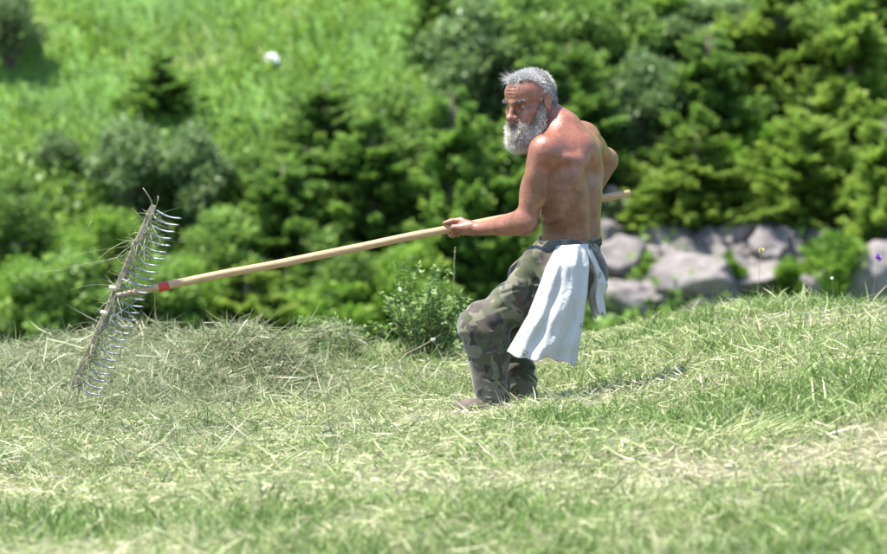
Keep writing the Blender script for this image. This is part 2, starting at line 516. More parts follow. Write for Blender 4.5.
# the broken rock face that the single rocks lie on
def outcrop():
    xs = np.linspace(590, 830, 150); ys = np.linspace(200, 326, 110)
    w1 = waves(81, 14, 2.4); w2 = waves(82, 14, 6.5); w3 = waves(83, 12, 17.0)
    px, py = np.meshgrid(xs, ys, indexing='ij')
    lo = np.full(px.shape, 38.0); hi = np.full(px.shape, 60.0)
    for _ in range(30):
        d = .5 * (lo + hi); below = hill_u((px - 443.5) * K * d, d) < (277 - py) * K * d
        lo = np.where(below, d, lo); hi = np.where(below, hi, d)
    X = (px - 443.5) * K * d; p = np.stack([X, d, 0 * X], -1)
    n1 = wnoise(p, w1)
    step = np.floor((py + 9 * n1) / 15) % 2
    edge = np.clip(np.minimum(np.minimum((px - 590) / 25, (830 - px) / 30), (326 - py) / 10 + .2), 0, 1)
    band = np.exp(-((py - (285 - .22 * (px - 610))) / 38) ** 2) + .9 * np.exp(-(((px - 752) / 26) ** 2 + ((py - 230) / 34) ** 2))
    h = .10 * (1 - np.abs(wnoise(p, w2))) + .07 * step + .05 * n1 + .025 * wnoise(p, w3)
    v = W(X, d, hill_u(X, d)) + np.array([0, -.6, .8]) * ((h + .12) * edge * np.minimum(band, 1.1) - .10)[..., None]
    n, k = len(xs), len(ys)
    a, b = np.meshgrid(np.arange(n - 1), np.arange(k - 1), indexing='ij'); a = (a * k + b).ravel()
    return make_mesh('rock_outcrop', v.reshape(-1, 3), quads=np.stack([a, a + 1, a + k + 1, a + k], 1), smooth=False)
o = link('rock_outcrop', outcrop(), rm.m)
tag(o, 'broken pale rock face behind the man on the right, partly overgrown', 'rock')
wm = Mat('white_stone'); wm.setb(Roughness=.8)
wm.color(wm.ramp(wm.noise(wm.coord(1.0), 8), [(0.3, (.62, .62, .58)), (0.7, (.8, .8, .77))]))
add_rock(272, 60, 14, 13, 16, 'lone white stone in the upper meadow', .2, 'stones in the far meadow', m=wm.m)
add_rock(409, 300, 24, 20, 17, 'pinkish stone between the two near bushes, far behind', .4)

# ------------------------------------------------------------------ far hillside: trees and bushes
bark = Mat('bark'); bark.setb(Roughness=.95)
bark.color(bark.ramp(bark.noise(bark.coord(1.0), 25), [(0.3, (.05, .04, .03)), (0.7, (.14, .11, .085))]))
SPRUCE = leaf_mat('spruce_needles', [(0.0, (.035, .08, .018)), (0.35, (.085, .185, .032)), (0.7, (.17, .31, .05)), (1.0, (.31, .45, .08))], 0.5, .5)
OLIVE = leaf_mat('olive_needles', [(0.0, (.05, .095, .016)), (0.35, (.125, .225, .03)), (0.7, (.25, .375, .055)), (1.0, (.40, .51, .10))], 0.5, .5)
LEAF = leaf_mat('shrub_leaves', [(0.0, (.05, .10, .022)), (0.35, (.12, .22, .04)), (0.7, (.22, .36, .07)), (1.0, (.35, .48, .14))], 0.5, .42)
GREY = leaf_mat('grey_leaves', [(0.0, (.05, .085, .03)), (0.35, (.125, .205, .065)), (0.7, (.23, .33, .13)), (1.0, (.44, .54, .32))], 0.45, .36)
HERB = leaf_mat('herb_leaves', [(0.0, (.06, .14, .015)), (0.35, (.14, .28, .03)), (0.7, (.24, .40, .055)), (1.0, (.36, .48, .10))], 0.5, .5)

def rhomb(c, d, wv, L, wd, tint):
    """leaf as a folded rhomb: base, two sides, tip"""
    L = L[:, None]; wd = wd[:, None]
    nrm = np.cross(d, wv)
    a = c; b = c + d * L * .45 + wv * wd * .5 + nrm * wd * .15; e = c + d * L; f = c + d * L * .45 - wv * wd * .5 + nrm * wd * .15
    v = np.stack([a, b, e, f], 1).reshape(-1, 3)
    o = np.arange(len(c))[:, None] * 4
    t = np.concatenate([o + np.array([[0, 1, 2]]), o + np.array([[0, 2, 3]])])
    return v, None, t, np.repeat(tint, 4)
def spruce_meshes(seed, H=1.0):
    """a young spruce one unit tall: trunk mesh, crown mesh"""
    r = np.random.default_rng(seed)
    tr = [tube([(0, 0, -.06), (.01, 0, .3), (-.01, .01, .65), (0, 0, .97)], [.03, .024, .014, .004], 7)]
    C, Dv, Tn, Ls = [], [], [], []
    lop = r.uniform(.75, 1.3, 9); la = r.uniform(0, 6.283)
    zs = np.sort(1 - r.random(150) ** .62 * .97)
    for z in zs:
            a = r.uniform(0, 6.283)
            ln = (.34 * (1 - z) ** .62 * r.uniform(.5, 1.15) + .03) * lop[int((a + la) / 6.2832 * 8) % 8] * (1 + .25 * math.sin(z * 17 + la))
            out = np.array([math.cos(a), math.sin(a), 0])
            m = max(5, int(30 * ln / .3))
            t = np.sort(r.uniform(.2, 1, m))
            droop = r.uniform(-.25, .35)
            zz = z + ln * (droop * t + .3 * t * t)
            pts = out * (ln * t)[:, None]; pts[:, 2] = zz
            tr.append(tube([(0, 0, z), tuple(out * ln * .5 + np.array([0, 0, z + ln * (droop * .5 + .075)])), tuple(out * ln * .95 + np.array([0, 0, z + ln * (droop + .27)]))], [.007, .005, .002], 4, cap=False))
            k = 10
            c = np.repeat(pts, k, 0) + r.normal(size=(m * k, 3)) * .013
            lat = np.array([-out[1], out[0], 0])
            sd = r.choice([-1, 1], m * k)[:, None] * r.uniform(.1, 1.0, (m * k, 1))
            d = out * r.uniform(.4, 1.0, (m * k, 1)) + lat * sd + r.normal(size=(m * k, 3)) * .3
            d[:, 2] += r.uniform(0, .5)
            C.append(c); Dv.append(norm(d))
            tt = np.repeat(t, k); tone = r.normal() * .12
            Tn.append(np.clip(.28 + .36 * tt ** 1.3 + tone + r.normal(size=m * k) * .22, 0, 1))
            Ls.append(r.uniform(.022, .055, m * k) * (1.2 - .45 * tt))
    C = np.concatenate(C); Dv = np.concatenate(Dv); Tn = np.concatenate(Tn); Ls = np.concatenate(Ls)
    wv = norm(np.cross(Dv, r.normal(size=Dv.shape) * .5 + np.array([0, 0, 1.0])))
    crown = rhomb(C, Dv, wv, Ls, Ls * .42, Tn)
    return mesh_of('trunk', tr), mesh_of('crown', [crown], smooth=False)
def bush_meshes(seed, leaf=.05, nclump=26, per=210, spread=1.0, upright=.5):
    """a leafy bush about one unit tall and wide: stems, foliage"""
    r = np.random.default_rng(seed)
    st, C, Dv, Tn = [], [], [], []
    for i in range(nclump):
        a = r.uniform(0, 6.283); rr = math.sqrt(r.random()) * .42 * spread
        h = (.95 - (rr / .5) ** 2 * .55) * r.uniform(.55, 1.08)
        top = np.array([math.cos(a) * rr, math.sin(a) * rr, h])
        mid = top * np.array([.45, .45, .5]) + r.normal(size=3) * .04
        st.append(tube([(top[0] * .08, top[1] * .08, -.05), mid, top], [.016, .011, .003], 5, cap=False))
        rad = r.uniform(.10, .19)
        p = norm(r.normal(size=(per, 3))) * (rad * r.random((per, 1)) ** .4)
        p[:, 2] *= .8
        out = norm(p)
        C.append(top + p); Dv.append(norm(out + r.normal(size=(per, 3)) * .6 + np.array([0, 0, upright * .5])))
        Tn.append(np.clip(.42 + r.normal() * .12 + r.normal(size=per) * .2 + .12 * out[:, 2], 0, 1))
        m = 50                                              # leaves up along the stem
        t = r.uniform(.25, 1, m)[:, None]
        q = np.where(t < .5, mid * t * 2, mid + (top - mid) * (t * 2 - 1)) + r.normal(size=(m, 3)) * .05
        C.append(q); Dv.append(norm(r.normal(size=(m, 3)) + np.array([0, 0, .3]))); Tn.append(np.clip(r.normal(.35, .16, m), 0, 1))
    C = np.concatenate(C); Dv = np.concatenate(Dv); Tn = np.concatenate(Tn)
    C[:, 2] = np.maximum(C[:, 2], .01)
    L = r.uniform(.6, 1.25, len(C)) * leaf
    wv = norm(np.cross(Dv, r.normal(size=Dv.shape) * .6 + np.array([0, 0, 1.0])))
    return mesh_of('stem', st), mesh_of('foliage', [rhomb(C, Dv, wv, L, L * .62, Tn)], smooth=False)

def with_mat(me, m):
    if not me.materials: me.materials.append(m)
    return me
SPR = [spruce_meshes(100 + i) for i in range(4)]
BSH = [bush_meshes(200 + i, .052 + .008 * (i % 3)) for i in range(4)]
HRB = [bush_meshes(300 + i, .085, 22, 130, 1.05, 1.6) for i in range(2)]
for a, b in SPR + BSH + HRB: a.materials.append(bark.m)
MESHES = {}
def kit(kind, i, m):
    key = (kind, i, m.name)
    if key not in MESHES:
        st, cr = {'s': SPR, 'b': BSH, 'h': HRB}[kind][i]
        MESHES[key] = (st, with_mat(cr, m))
    return MESHES[key]
def plant(kind, i, m, px, base, h, w, label, grp=None):
    d = hill_at(px, base)
    s = K * d
    p = P(px, base, d)
    name, cat, pn = {'s': ('spruce_tree', 'tree', ('trunk', 'crown')), 'b': ('bush', 'bush', ('stem', 'foliage')), 'h': ('leafy_herb', 'plant', ('stem', 'foliage'))}[kind]
    e = empty(name, p)
    sx = w * s / (.62 if kind == 's' else 1.0)
    e.scale = (sx, sx, h * s); e.rotation_euler = (0, 0, random.uniform(0, 6.28))
    st, cr = kit(kind, i, m)
    for n, me in zip(pn, (st, cr)):
        o = bpy.data.objects.new(n, me); COL.objects.link(o); o.parent = e
    o.material_slots[0].link = 'OBJECT'; o.material_slots[0].material = m
    o['kind'] = 'stuff'
    tag(e, label, cat, grp or {'s': 'young spruces on the far slope', 'b': 'bushes on the far slope', 'h': 'tall herbs on the far slope'}[kind])
FAR = [
    ('b', 0, GREY, 12, 66, 84, 74, 'dark leafy bush in the top left corner'),
    ('s', 0, SPRUCE, 160, 114, 66, 58, 'small lone dark spruce in the upper left meadow'),
    ('b', 1, GREY, 138, 224, 112, 118, 'grey green bush behind the top of the rake'),
    ('b', 2, GREY, 196, 236, 100, 90, 'dark bush just right of the rake tines'),
    ('b', 3, LEAF, 14, 272, 96, 92, 'dark bush at the left edge, level with the rake top'),
    ('b', 0, GREY, 62, 178, 46, 60, 'small faded shrub in the meadow left of the rake'),
    ('b', 1, LEAF, 52, 362, 120, 140, 'leafy bush low at left, behind the bottom of the rake'),
    ('b', 2, LEAF, 160, 362, 92, 120, 'leafy bush behind the lower rake tines'),
    ('b', 3, LEAF, 222, 300, 88, 108, 'rounded bush above the pole, right of the rake'),
    ('s', 1, SPRUCE, 326, 196, 118, 92, 'spruce at the meadow edge left of centre'),
    ('s', 2, SPRUCE, 284, 286, 128, 104, 'spruce just above the middle of the pole'),
    ('s', 3, SPRUCE, 372, 262, 150, 112, 'spruce with a dark foot above the pole, left of the man'),
    ('s', 0, OLIVE, 246, 362, 100, 110, 'olive tinted spruce behind the dry stalk'),
    ('b', 0, HERB, 322, 352, 70, 130, 'bright green low bush behind the hay topped bush'),
    ('s', 1, SPRUCE, 434, 56, 70, 60, 'dark spruce at the top edge above the man'),
    ('s', 2, SPRUCE, 452, 276, 190, 112, 'tall spruce just left of the man'),
    ('b', 1, LEAF, 402, 160, 84, 100, 'light green bush between the spruces left of the man'),
    ('b', 2, GREY, 480, 130, 120, 120, 'grey green bush left of the man\'s head'),
    ('b', 3, LEAF, 528, 118, 130, 120, 'leafy bush above the man\'s head'),
    ('s', 3, SPRUCE, 506, 306, 170, 108, 'dark spruce directly behind the man\'s hands'),
    ('s', 1, SPRUCE, 568, 190, 150, 110, 'spruce behind the man\'s shoulders'),
    ('b', 0, LEAF, 602, 120, 140, 120, 'tall leafy bush up right of the man\'s head'),
    ('b', 2, GREY, 644, 176, 112, 96, 'bush with pale leaves right of the raised elbow'),
    ('b', 1, GREY, 690, 72, 90, 120, 'dark bush with pale glinting leaves at the top right of centre'),
    ('s', 2, SPRUCE, 708, 178, 150, 116, 'slanting green spruce right of the man'),
    ('s', 0, OLIVE, 780, 118, 150, 118, 'broad spruce at the top on the right'),
    ('s', 3, OLIVE, 850, 168, 180, 120, 'yellow green spruce near the right edge'),
    ('s', 1, OLIVE, 806, 226, 120, 104, 'dark footed spruce above the ledge rock'),
    ('s', 2, OLIVE, 884, 262, 150, 100, 'yellow green spruce cut by the right edge'),
    ('s', 0, OLIVE, 694, 232, 104, 116, 'low yellow green spruce above the rocky bank'),
    ('s', 3, OLIVE, 650, 236, 56, 64, 'little yellow green spruce near the end of the pole'),
    ('h', 0, HERB, 756, 200, 86, 100, 'bright green herbs between the spruces on the right'),
    ('h', 1, HERB, 836, 318, 80, 78, 'bright green herbs left of the large pale boulder'),
    ('h', 0, HERB, 722, 296, 44, 44, 'little green herb clump in the rocky bank'),
    ('b', 3, HERB, 410, 318, 70, 110, 'green low bush far behind the near leafy shrub'),
    ('h', 1, HERB, 792, 300, 40, 50, 'green herb clump beside the cracked slab'),
    ('b', 0, LEAF, 878, 30, 90, 100, 'dark leafy bush in the top right corner'),
    ('h', 0, HERB, 652, 282, 26, 36, 'small green tuft of herbs between the pale rocks'),
    ('b', 1, LEAF, 268, 214, 70, 90, 'light green bush at the meadow edge above the pole'),
    ('b', 1, HERB, 408, 344, 100, 100, 'fresh green taller bush behind the shrub on the crest'),
    ('b', 0, LEAF, 340, 330, 96, 104, 'taller leafy bush behind the hay topped bush'),
    ('b', 3, HERB, 102, 300, 84, 110, 'fresh green bush just left of the rake bar'),
    ('b', 2, HERB, 24, 346, 80, 90, 'fresh green bush low in the left corner of the thicket'),
    ('s', 2, SPRUCE, 306, 240, 96, 84, 'small spruce left of the dark footed spruce'),
    ('b', 3, LEAF, 418, 220, 110, 90, 'leafy bush with its top in line with the man\'s beard'),
    ('b', 0, HERB, 196, 330, 70, 90, 'fresh green bush under the pole near the red band'),
    ('s', 1, OLIVE, 742, 130, 120, 96, 'yellow green spruce between the two broad spruces at the top right'),
    ('s', 3, SPRUCE, 868, 90, 130, 100, 'green spruce high up at the right edge'),
    ('b', 2, LEAF, 560, 70, 90, 100, 'leafy bush at the top edge right of the man\'s head'),
    ('b', 1, HERB, 640, 60, 80, 100, 'fresh green bush at the top edge above the raised elbow'),
    ('s', 2, OLIVE, 776, 214, 76, 70, 'small yellow green spruce above the gully'),
    ('b', 3, LEAF, 474, 60, 70, 90, 'leafy bush at the top edge left of the man\'s head'),
]
for a in FAR: plant(*a)

# far meadow grass and undergrowth over the whole slope
def far_grass():
    n = 140000
    D = 41.5 + rng.random(n) * 12.5
    X = rng.uniform(-1, 1, n) * (0.09 * D * 1.1 + 4.5)
    px = X / (K * D) + 443.5; py = 277 - hill_u(X, D) / (K * D)
    rocky = (px > 590) & (px < 900) & (py > 205) & (py < 330)
    pn = np.stack([X, D, 0 * X], -1)
    pt = wnoise(pn, waves(31, 12, 3.0))
    keep = np.where(rocky, rng.random(n) < np.clip(.1 + .4 * pt, .0, .6), rng.random(n) < np.clip(.8 + .4 * pt, .3, 1))
    X, D, pt = X[keep], D[keep], pt[keep]; n = len(X)
    base = W(X, D, hill_u(X, D) - .01)
    d0 = rng.normal(size=(n, 3)) * .3 + np.array([0, 0, 1.0])
    bend = rng.normal(size=(n, 3)) * .35; bend[:, 2] -= .25
    L = rng.gamma(6, .03, n)
    return ribbons(base, d0, L, rng.uniform(.013, .029, n), bend, 2, tint=np.clip(rng.normal(.42, .17, n) + .14 * pt, 0, 1))
far_m = leaf_mat('far_meadow_blade', [(0.0, (.06, .12, .015)), (0.35, (.135, .25, .025)), (0.7, (.25, .38, .055)), (0.9, (.42, .46, .16)), (1.0, (.52, .48, .26))], 0.45, 0.5, 0.0)
o = link('hillside_grass', mesh_of('hillside_grass', [far_grass()]), far_m)
tag(o, 'bright green uncut grass over the far slope', 'grass', kind='stuff')
def undergrowth():
    n = 8600
    D = 41.3 + rng.random(n) ** 1.2 * 9.5
    X = rng.uniform(-1, 1, n) * (0.09 * D * 1.1 + 4.5)
    px = X / (K * D) + 443.5; py = 277 - hill_u(X, D) / (K * D)
    meadow = (py < 150 - .12 * (px - 100)) & (px < 430)
    rocky = (px > 590) & (px < 900) & (py > 195) & (py < 330)
    keep = ~meadow & ~(rocky & (rng.random(n) < .7))
    X, D = X[keep], D[keep]; n = len(X); k = 24
    c = W(X, D, hill_u(X, D))
    tone = np.repeat(rng.normal(.46, .2, n), k)
    c = np.repeat(c, k, 0); N = len(c)
    off = norm(rng.normal(size=(N, 3))) * np.repeat(rng.uniform(.12, .42, n), k)[:, None] * rng.random((N, 1)) ** .5; off[:, 2] = np.abs(off[:, 2]) * 1.1
    d = norm(rng.normal(size=(N, 3)) + np.array([0, 0, .6]))
    L = rng.uniform(.05, .125, N)
    wv = norm(np.cross(d, rng.normal(size=(N, 3)) * .6 + np.array([0, 0, 1.0])))
    return rhomb(c + off, d, wv, L, L * .6, np.clip(tone + rng.normal(size=N) * .17, 0, 1))
o = link('undergrowth', mesh_of('undergrowth', [undergrowth()], smooth=False), LEAF)
tag(o, 'mixed green undergrowth filling the gaps between the far bushes', 'undergrowth', kind='stuff')
# ------------------------------------------------------------------ the man: implicit surfaces turned into one skin
S20 = 1.0 / (K * 20.0)                                  # photo pixels per metre at the man
def J(px, py, dd=0.0):
    s = (1 + dd / 20.0) / S20
    return np.array([(px - 443.5) * s, dd, (277.0 - py) * s])
def to_world(v):
    v = np.asarray(v)
    return CAM + v[:, :1] * RGT + (v[:, 1:2] + 20.0) * FWD + v[:, 2:3] * UPV
class Vol:
    def __init__(s, lo, hi, h):
        s.lo = np.asarray(lo, float); s.h = h
        s.n = np.ceil((np.asarray(hi, float) - s.lo) / h).astype(int) + 1
        s.v = np.full(s.n, 1.0, np.float32)
    def region(s, lo, hi):
        a = np.clip(np.floor((np.asarray(lo) - s.lo) / s.h).astype(int), 0, s.n)
        b = np.clip(np.ceil((np.asarray(hi) - s.lo) / s.h).astype(int) + 1, 0, s.n)
        sl = tuple(slice(i, j) for i, j in zip(a, b))
        ax = [(s.lo[i] + s.h * np.arange(a[i], b[i])).astype(np.float32) for i in range(3)]
        return sl, np.meshgrid(*ax, indexing='ij', sparse=True)
    def put(s, sl, d, k, sub):
        v = s.v[sl]
        if v.size == 0: return
        if sub:
            h = np.maximum(k - np.abs(v + d), 0) / k
            s.v[sl] = np.maximum(v, -d) + h * h * k * .25
        else:
            h = np.maximum(k - np.abs(v - d), 0) / k
            s.v[sl] = np.minimum(v, d) - h * h * k * .25
    def cone(s, a, b, ra, rb, k=.02, sub=False, grow=0.0):
        a = np.asarray(a, float); b = np.asarray(b, float); ra += grow; rb += grow
        m = max(ra, rb) + k + 3 * s.h
        sl, (x, y, z) = s.region(np.minimum(a, b) - m, np.maximum(a, b) + m)
        ab = b - a; L2 = float(ab @ ab) + 1e-9
        t = np.clip(((x - a[0]) * ab[0] + (y - a[1]) * ab[1] + (z - a[2]) * ab[2]) / L2, 0, 1)
        d = np.sqrt((x - a[0] - t * ab[0]) ** 2 + (y - a[1] - t * ab[1]) ** 2 + (z - a[2] - t * ab[2]) ** 2) - (ra + t * (rb - ra))
        s.put(sl, d, k, sub)
    def ell(s, c, r, M=None, k=.02, sub=False, grow=0.0):
        c = np.asarray(c, float); r = np.asarray(r, float) + grow
        M = np.eye(3) if M is None else M                # rows: local axes
        m = r.max() + k + 3 * s.h
        sl, (x, y, z) = s.region(c - m, c + m)
        x = x - c[0]; y = y - c[1]; z = z - c[2]
        q = [M[i][0] * x + M[i][1] * y + M[i][2] * z for i in range(3)]
        k0 = np.sqrt(sum((q[i] / r[i]) ** 2 for i in range(3)))
        k1 = np.sqrt(sum((q[i] / r[i] ** 2) ** 2 for i in range(3))) + 1e-6
        s.put(sl, (k0 * (k0 - 1) / k1).astype(np.float32), k, sub)
    def plane(s, p, nrm, k=.01):
        """cut away everything on the side nrm points to"""
        sl, (x, y, z) = s.region(s.lo, s.lo + s.h * s.n)
        d = -((x - p[0]) * nrm[0] + (y - p[1]) * nrm[1] + (z - p[2]) * nrm[2])
        s.put(sl, d.astype(np.float32), k, True)
    def mesh(s):
        v = s.v; ins = v < 0
        c = np.zeros(np.array(v.shape) - 1, np.int8)
        for i in (0, 1):
            for j in (0, 1):
                for k in (0, 1):
                    c += ins[i:v.shape[0] - 1 + i, j:v.shape[1] - 1 + j, k:v.shape[2] - 1 + k]
        act = (c > 0) & (c < 8)
        idx = np.argwhere(act)
        acc = np.zeros((len(idx), 3)); cnt = np.zeros(len(idx))
        corners = [(i, j, k) for i in (0, 1) for j in (0, 1) for k in (0, 1)]
        for a in corners:
            for ax in range(3):
                if a[ax]: continue
                b = list(a); b[ax] = 1
                va = v[tuple((idx + a).T)]; vb = v[tuple((idx + b).T)]
                cr = (va < 0) != (vb < 0)
                t = np.where(cr, va / np.where(cr, va - vb, 1), 0)
                pt = np.array(a, float) + t[:, None] * (np.array(b) - np.array(a))
                acc += np.where(cr[:, None], pt, 0); cnt += cr
        verts = s.lo + s.h * (idx + acc / cnt[:, None])
        vid = np.full(act.shape, -1, np.int32); vid[act] = np.arange(len(idx))
        quads = []
        for ax in range(3):
            o1, o2 = [(1, 2), (2, 0), (0, 1)][ax]
            lo = [slice(None)] * 3; hi = [slice(None)] * 3
            lo[ax] = slice(0, -1); hi[ax] = slice(1, None)
            A = ins[tuple(lo)]; B = ins[tuple(hi)]
            e = np.argwhere(A != B)
            ok = (e[:, o1] > 0) & (e[:, o2] > 0) & (e[:, o1] < v.shape[o1] - 1) & (e[:, o2] < v.shape[o2] - 1)
            e = e[ok]
            fl = A[tuple(e.T)]
            d1 = np.zeros(3, int); d1[o1] = 1; d2 = np.zeros(3, int); d2[o2] = 1
            q = np.stack([vid[tuple((e - d1 - d2).T)], vid[tuple((e - d2).T)], vid[tuple(e.T)], vid[tuple((e - d1).T)]], 1)
            q = np.where(fl[:, None], q, q[:, ::-1])
            quads.append(q[(q >= 0).all(1)])
        return verts, np.concatenate(quads)
def normals(v, q):
    n = np.cross(v[q[:, 2]] - v[q[:, 0]], v[q[:, 3]] - v[q[:, 1]])
    out = np.zeros_like(v)
    for i in range(4): np.add.at(out, q[:, i], n)
    return norm(out)
def relax(v, q, n=1, f=.5):
    for _ in range(n):
        s = np.zeros_like(v); c = np.zeros(len(v))
        for i in range(4):
            np.add.at(s, q[:, i], v[q[:, (i + 1) % 4]]); np.add.at(c, q[:, i], 1)
        v = v + f * (s / np.maximum(c, 1)[:, None] - v)
    return v

# joints and frames (right, away, up), metres at the man
def frame(f, u=(0, 0, 1)):
    f = norm(f); l = norm(np.cross(u, f)); return np.array([f, l, np.cross(f, l)])
CH = J(566, 180, 0.0)
_l = norm(np.array([-.19, -.32, -.075])); _f = norm(np.cross(_l, (0.03, 0, 1))); TM = np.array([_f, _l, np.cross(_f, _l)])
def T(f, l, u): return CH + f * TM[0] + l * TM[1] + u * TM[2]
HD = J(530.5, 101, -.02); HS = 1.08
HM = frame((-.70 * .97, -.70 * .97, -.28), (0.02, -.02, 1))
def H(f, l, u): return HD + HS * (f * HM[0] + l * HM[1] + u * HM[2])
SL, EL, WL = J(545, 151, -.165), J(526, 222, -.125), J(481, 229, .045)
SR, ER = J(580, 139, .15), J(606, 159, .40)
# the pole
def pole(px): return J(px, 286 - .2 * (px - 165), .12 + (px - 460) * .00142)
PA = norm(pole(130) - pole(630)); PV = norm(np.array([0, 0, 1.0]) - PA[2] * PA); PN = norm(np.cross(PV, PA))
if PN[1] > 0: PN = -PN
PR = .0165
def around(c, t, deg, r):
    a = R(deg)
    return c + PA * t + r * (math.cos(a) * PV + math.sin(a) * PN)
GL, GR = pole(459), pole(583)

def build_skin():
    b = Vol(J(432, 266, -.33), J(630, 60, .56), .0037)
    # trunk
    b.ell(T(0, 0, 0), (.108, .150, .19), TM, .04)
    b.ell(T(-.025, 0, .115), (.078, .150, .085), TM, .05)
    b.ell(T(.005, 0, -.17), (.098, .128, .17), TM, .06)
    b.ell(T(.01, 0, -.27), (.10, .132, .10), TM, .05)
    for s in (-1, 1):
        b.ell(T(-.040, .100 * s, -.02), (.060, .058, .14), TM, .05)       # broad back muscle
        b.ell(T(.07, .07 * s, .06), (.045, .07, .06), TM, .04)            # chest
        M2 = TM.copy(); c, sn = math.cos(.35 * s), math.sin(.35 * s)
        M2 = np.array([TM[0], c * TM[1] + sn * TM[2], -sn * TM[1] + c * TM[2]])
        b.ell(T(-.098, .080 * s, .050), (.024, .044, .078), M2, .016)
        b.cone(T(-.112, .035 * s, .085), T(-.080, .145 * s, .120), .008, .010, .035)     # shoulder blade
        b.cone(T(-.072, .048 * s, -.05), T(-.058, .050 * s, -.27), .036, .036, .06)
    b.cone(T(-.122, 0, .13), T(-.112, 0, -.26), .003, .003, .035, sub=True)   # groove of the spine
    for i in range(5):                                                    # ribs just showing on the left flank
        z = .02 - i * .038
        b.cone(T(.03, .150, z - .015), T(-.045, .140, z + .012), .008, .006, .03)
        b.cone(T(.03, -.150, z - .015), T(-.045, -.140, z + .012), .010, .008, .02)
    # neck and shoulder slopes
    nb = J(560, 128, 0.0); nh = H(-.035, 0, -.055)
    b.cone(nb, nh, .072, .062, .035)
    b.cone(T(-.05, 0, .11), H(-.06, 0, -.04), .06, .05, .04)
    b.cone(H(-.03, .055, -.04), T(.05, .02, .135), .020, .016, .022)      # neck cord
    b.cone(H(-.02, -.05, -.05), T(.06, -.02, .13), .020, .016, .022)
    for s, A in ((1, SL), (-1, SR)):
        b.cone(nb + np.array([.01, 0, -.01]), A + np.array([.008, 0, .004]), .058, .048, .05)
    # left arm
    b.ell(SL + np.array([-.008, -.004, -.002]), (.056, .055, .062), None, .04)
    b.cone(SL, EL, .051, .040, .03)
    ax = EL - SL
    b.ell(SL + ax * .28 + np.array([-.020, -.014, 0]), (.034, .04, .07), None, .028)   # outer shoulder cap
    b.ell(SL + ax * .50 + np.array([.020, -.010, 0]), (.030, .036, .08), None, .025)     # back of the upper arm
    b.ell(SL + ax * .6 + np.array([-.024, .012, 0]), (.030, .036, .075), None, .03)     # front of the upper arm
    b.ell(EL + np.array([.012, -.012, -.008]), (.03, .028, .03), None, .02)             # elbow
    fa = WL - EL
    b.cone(EL, WL, .043, .0275, .025)
    b.cone(EL + fa * .08 + np.array([-.005, -.01, .012]), EL + fa * .55 + np.array([0, -.004, .006]), .036, .027, .03)
    b.cone(EL + fa * .1 + np.array([0, 0, -.016]), EL + fa * .6 + np.array([0, 0, -.006]), .030, .022, .03)
    for o1, o2 in (((0, -.036, .020), (0, -.022, .014)), ((0, -.040, .002), (0, -.026, .004)), ((0, -.030, -.022), (0, -.024, -.012))):
        b.cone(EL + fa * .3 + np.array(o1), EL + fa * .95 + np.array(o2), .005, .0045, .008)      # cords and veins of the forearm
    b.ell(WL + np.array([.012, -.022, .002]), (.014, .01, .012), None, .012)            # wrist bone
    # right arm, elbow swung out behind
    b.ell(SR + np.array([.006, .006, 0]), (.056, .058, .054), None, .06)
    b.cone(T(-.05, -.02, .13), SR + (ER - SR) * .25 + np.array([0, 0, .004]), .062, .046, .06)
    b.cone(SR, ER, .052, .042, .05)
    b.ell(SR + (ER - SR) * .5 + np.array([.006, 0, .008]), (.045, .09, .045), None, .03)
    wr = around(GR, -.05, -75, .045)
    b.cone(ER, wr, .042, .027, .025)
    b.cone(ER + (wr - ER) * .1, ER + (wr - ER) * .55, .046, .032, .03)
    # hands closed on the pole
    for G, sd, wrist in ((GL, 1, WL), (GR, -1, wr)):
        kn = []
        for i in range(4):
            t = (.036, .014, -.008, -.029)[i]
            r0 = (.0105, .011, .0105, .009)[i]
            k0 = around(G, t, sd * (84 + 4 * i), .040)
            kn.append(k0)
            b.cone(wrist + (k0 - wrist) * .25, k0, .017, .0135, .014)
            lens = [(118, .034), (160, .029), (205, .028), (250, .0275), (290, .0275), (318, .028)]
            if i == 0: lens = lens[:5]
            prev = k0; rr = r0 + .001
            for n_, (dg, rad) in enumerate(lens):
                p = around(G, t + .006 * (n_ / 5) * (1 if i < 2 else -.2), sd * dg, rad)
                r1 = r0 - .0006 * n_
                b.cone(prev, p, rr, r1, .004)
                prev, rr = p, r1
            b.ell(k0, (.0125, .0125, .0125), None, .008)
        b.ell((kn[0] + kn[3]) / 2 + (wrist - (kn[0] + kn[3]) / 2) * .38, (.034, .017, .030), None, .02)
        th = [wrist + (kn[0] - wrist) * .35 + PV * .010, around(G, -.004, sd * 42, .036), around(G, .032, sd * 22, .032), around(G, .060, sd * 14, .0285)]
        for (p, q_), (ra, rb_) in zip(zip(th, th[1:]), ((.018, .0135), (.0135, .0115), (.0115, .0095))):
            b.cone(p, q_, ra, rb_, .008)
    # head
    s = HS
    def he(f, l, u, r, k, sub=False, M=HM): b.ell(H(f, l, u), np.array(r) * s, M, k, sub)
    he(-.012, 0, .030, (.098, .075, .082), .03)
    he(.030, 0, -.035, (.066, .058, .080), .03)
    he(.052, 0, .048, (.048, .058, .045), .03)
    b.cone(H(.078, .042, .020), H(.097, .006, .019), .013, .011, .012)
    b.cone(H(.078, -.042, .020), H(.097, -.006, .019), .013, .011, .012)
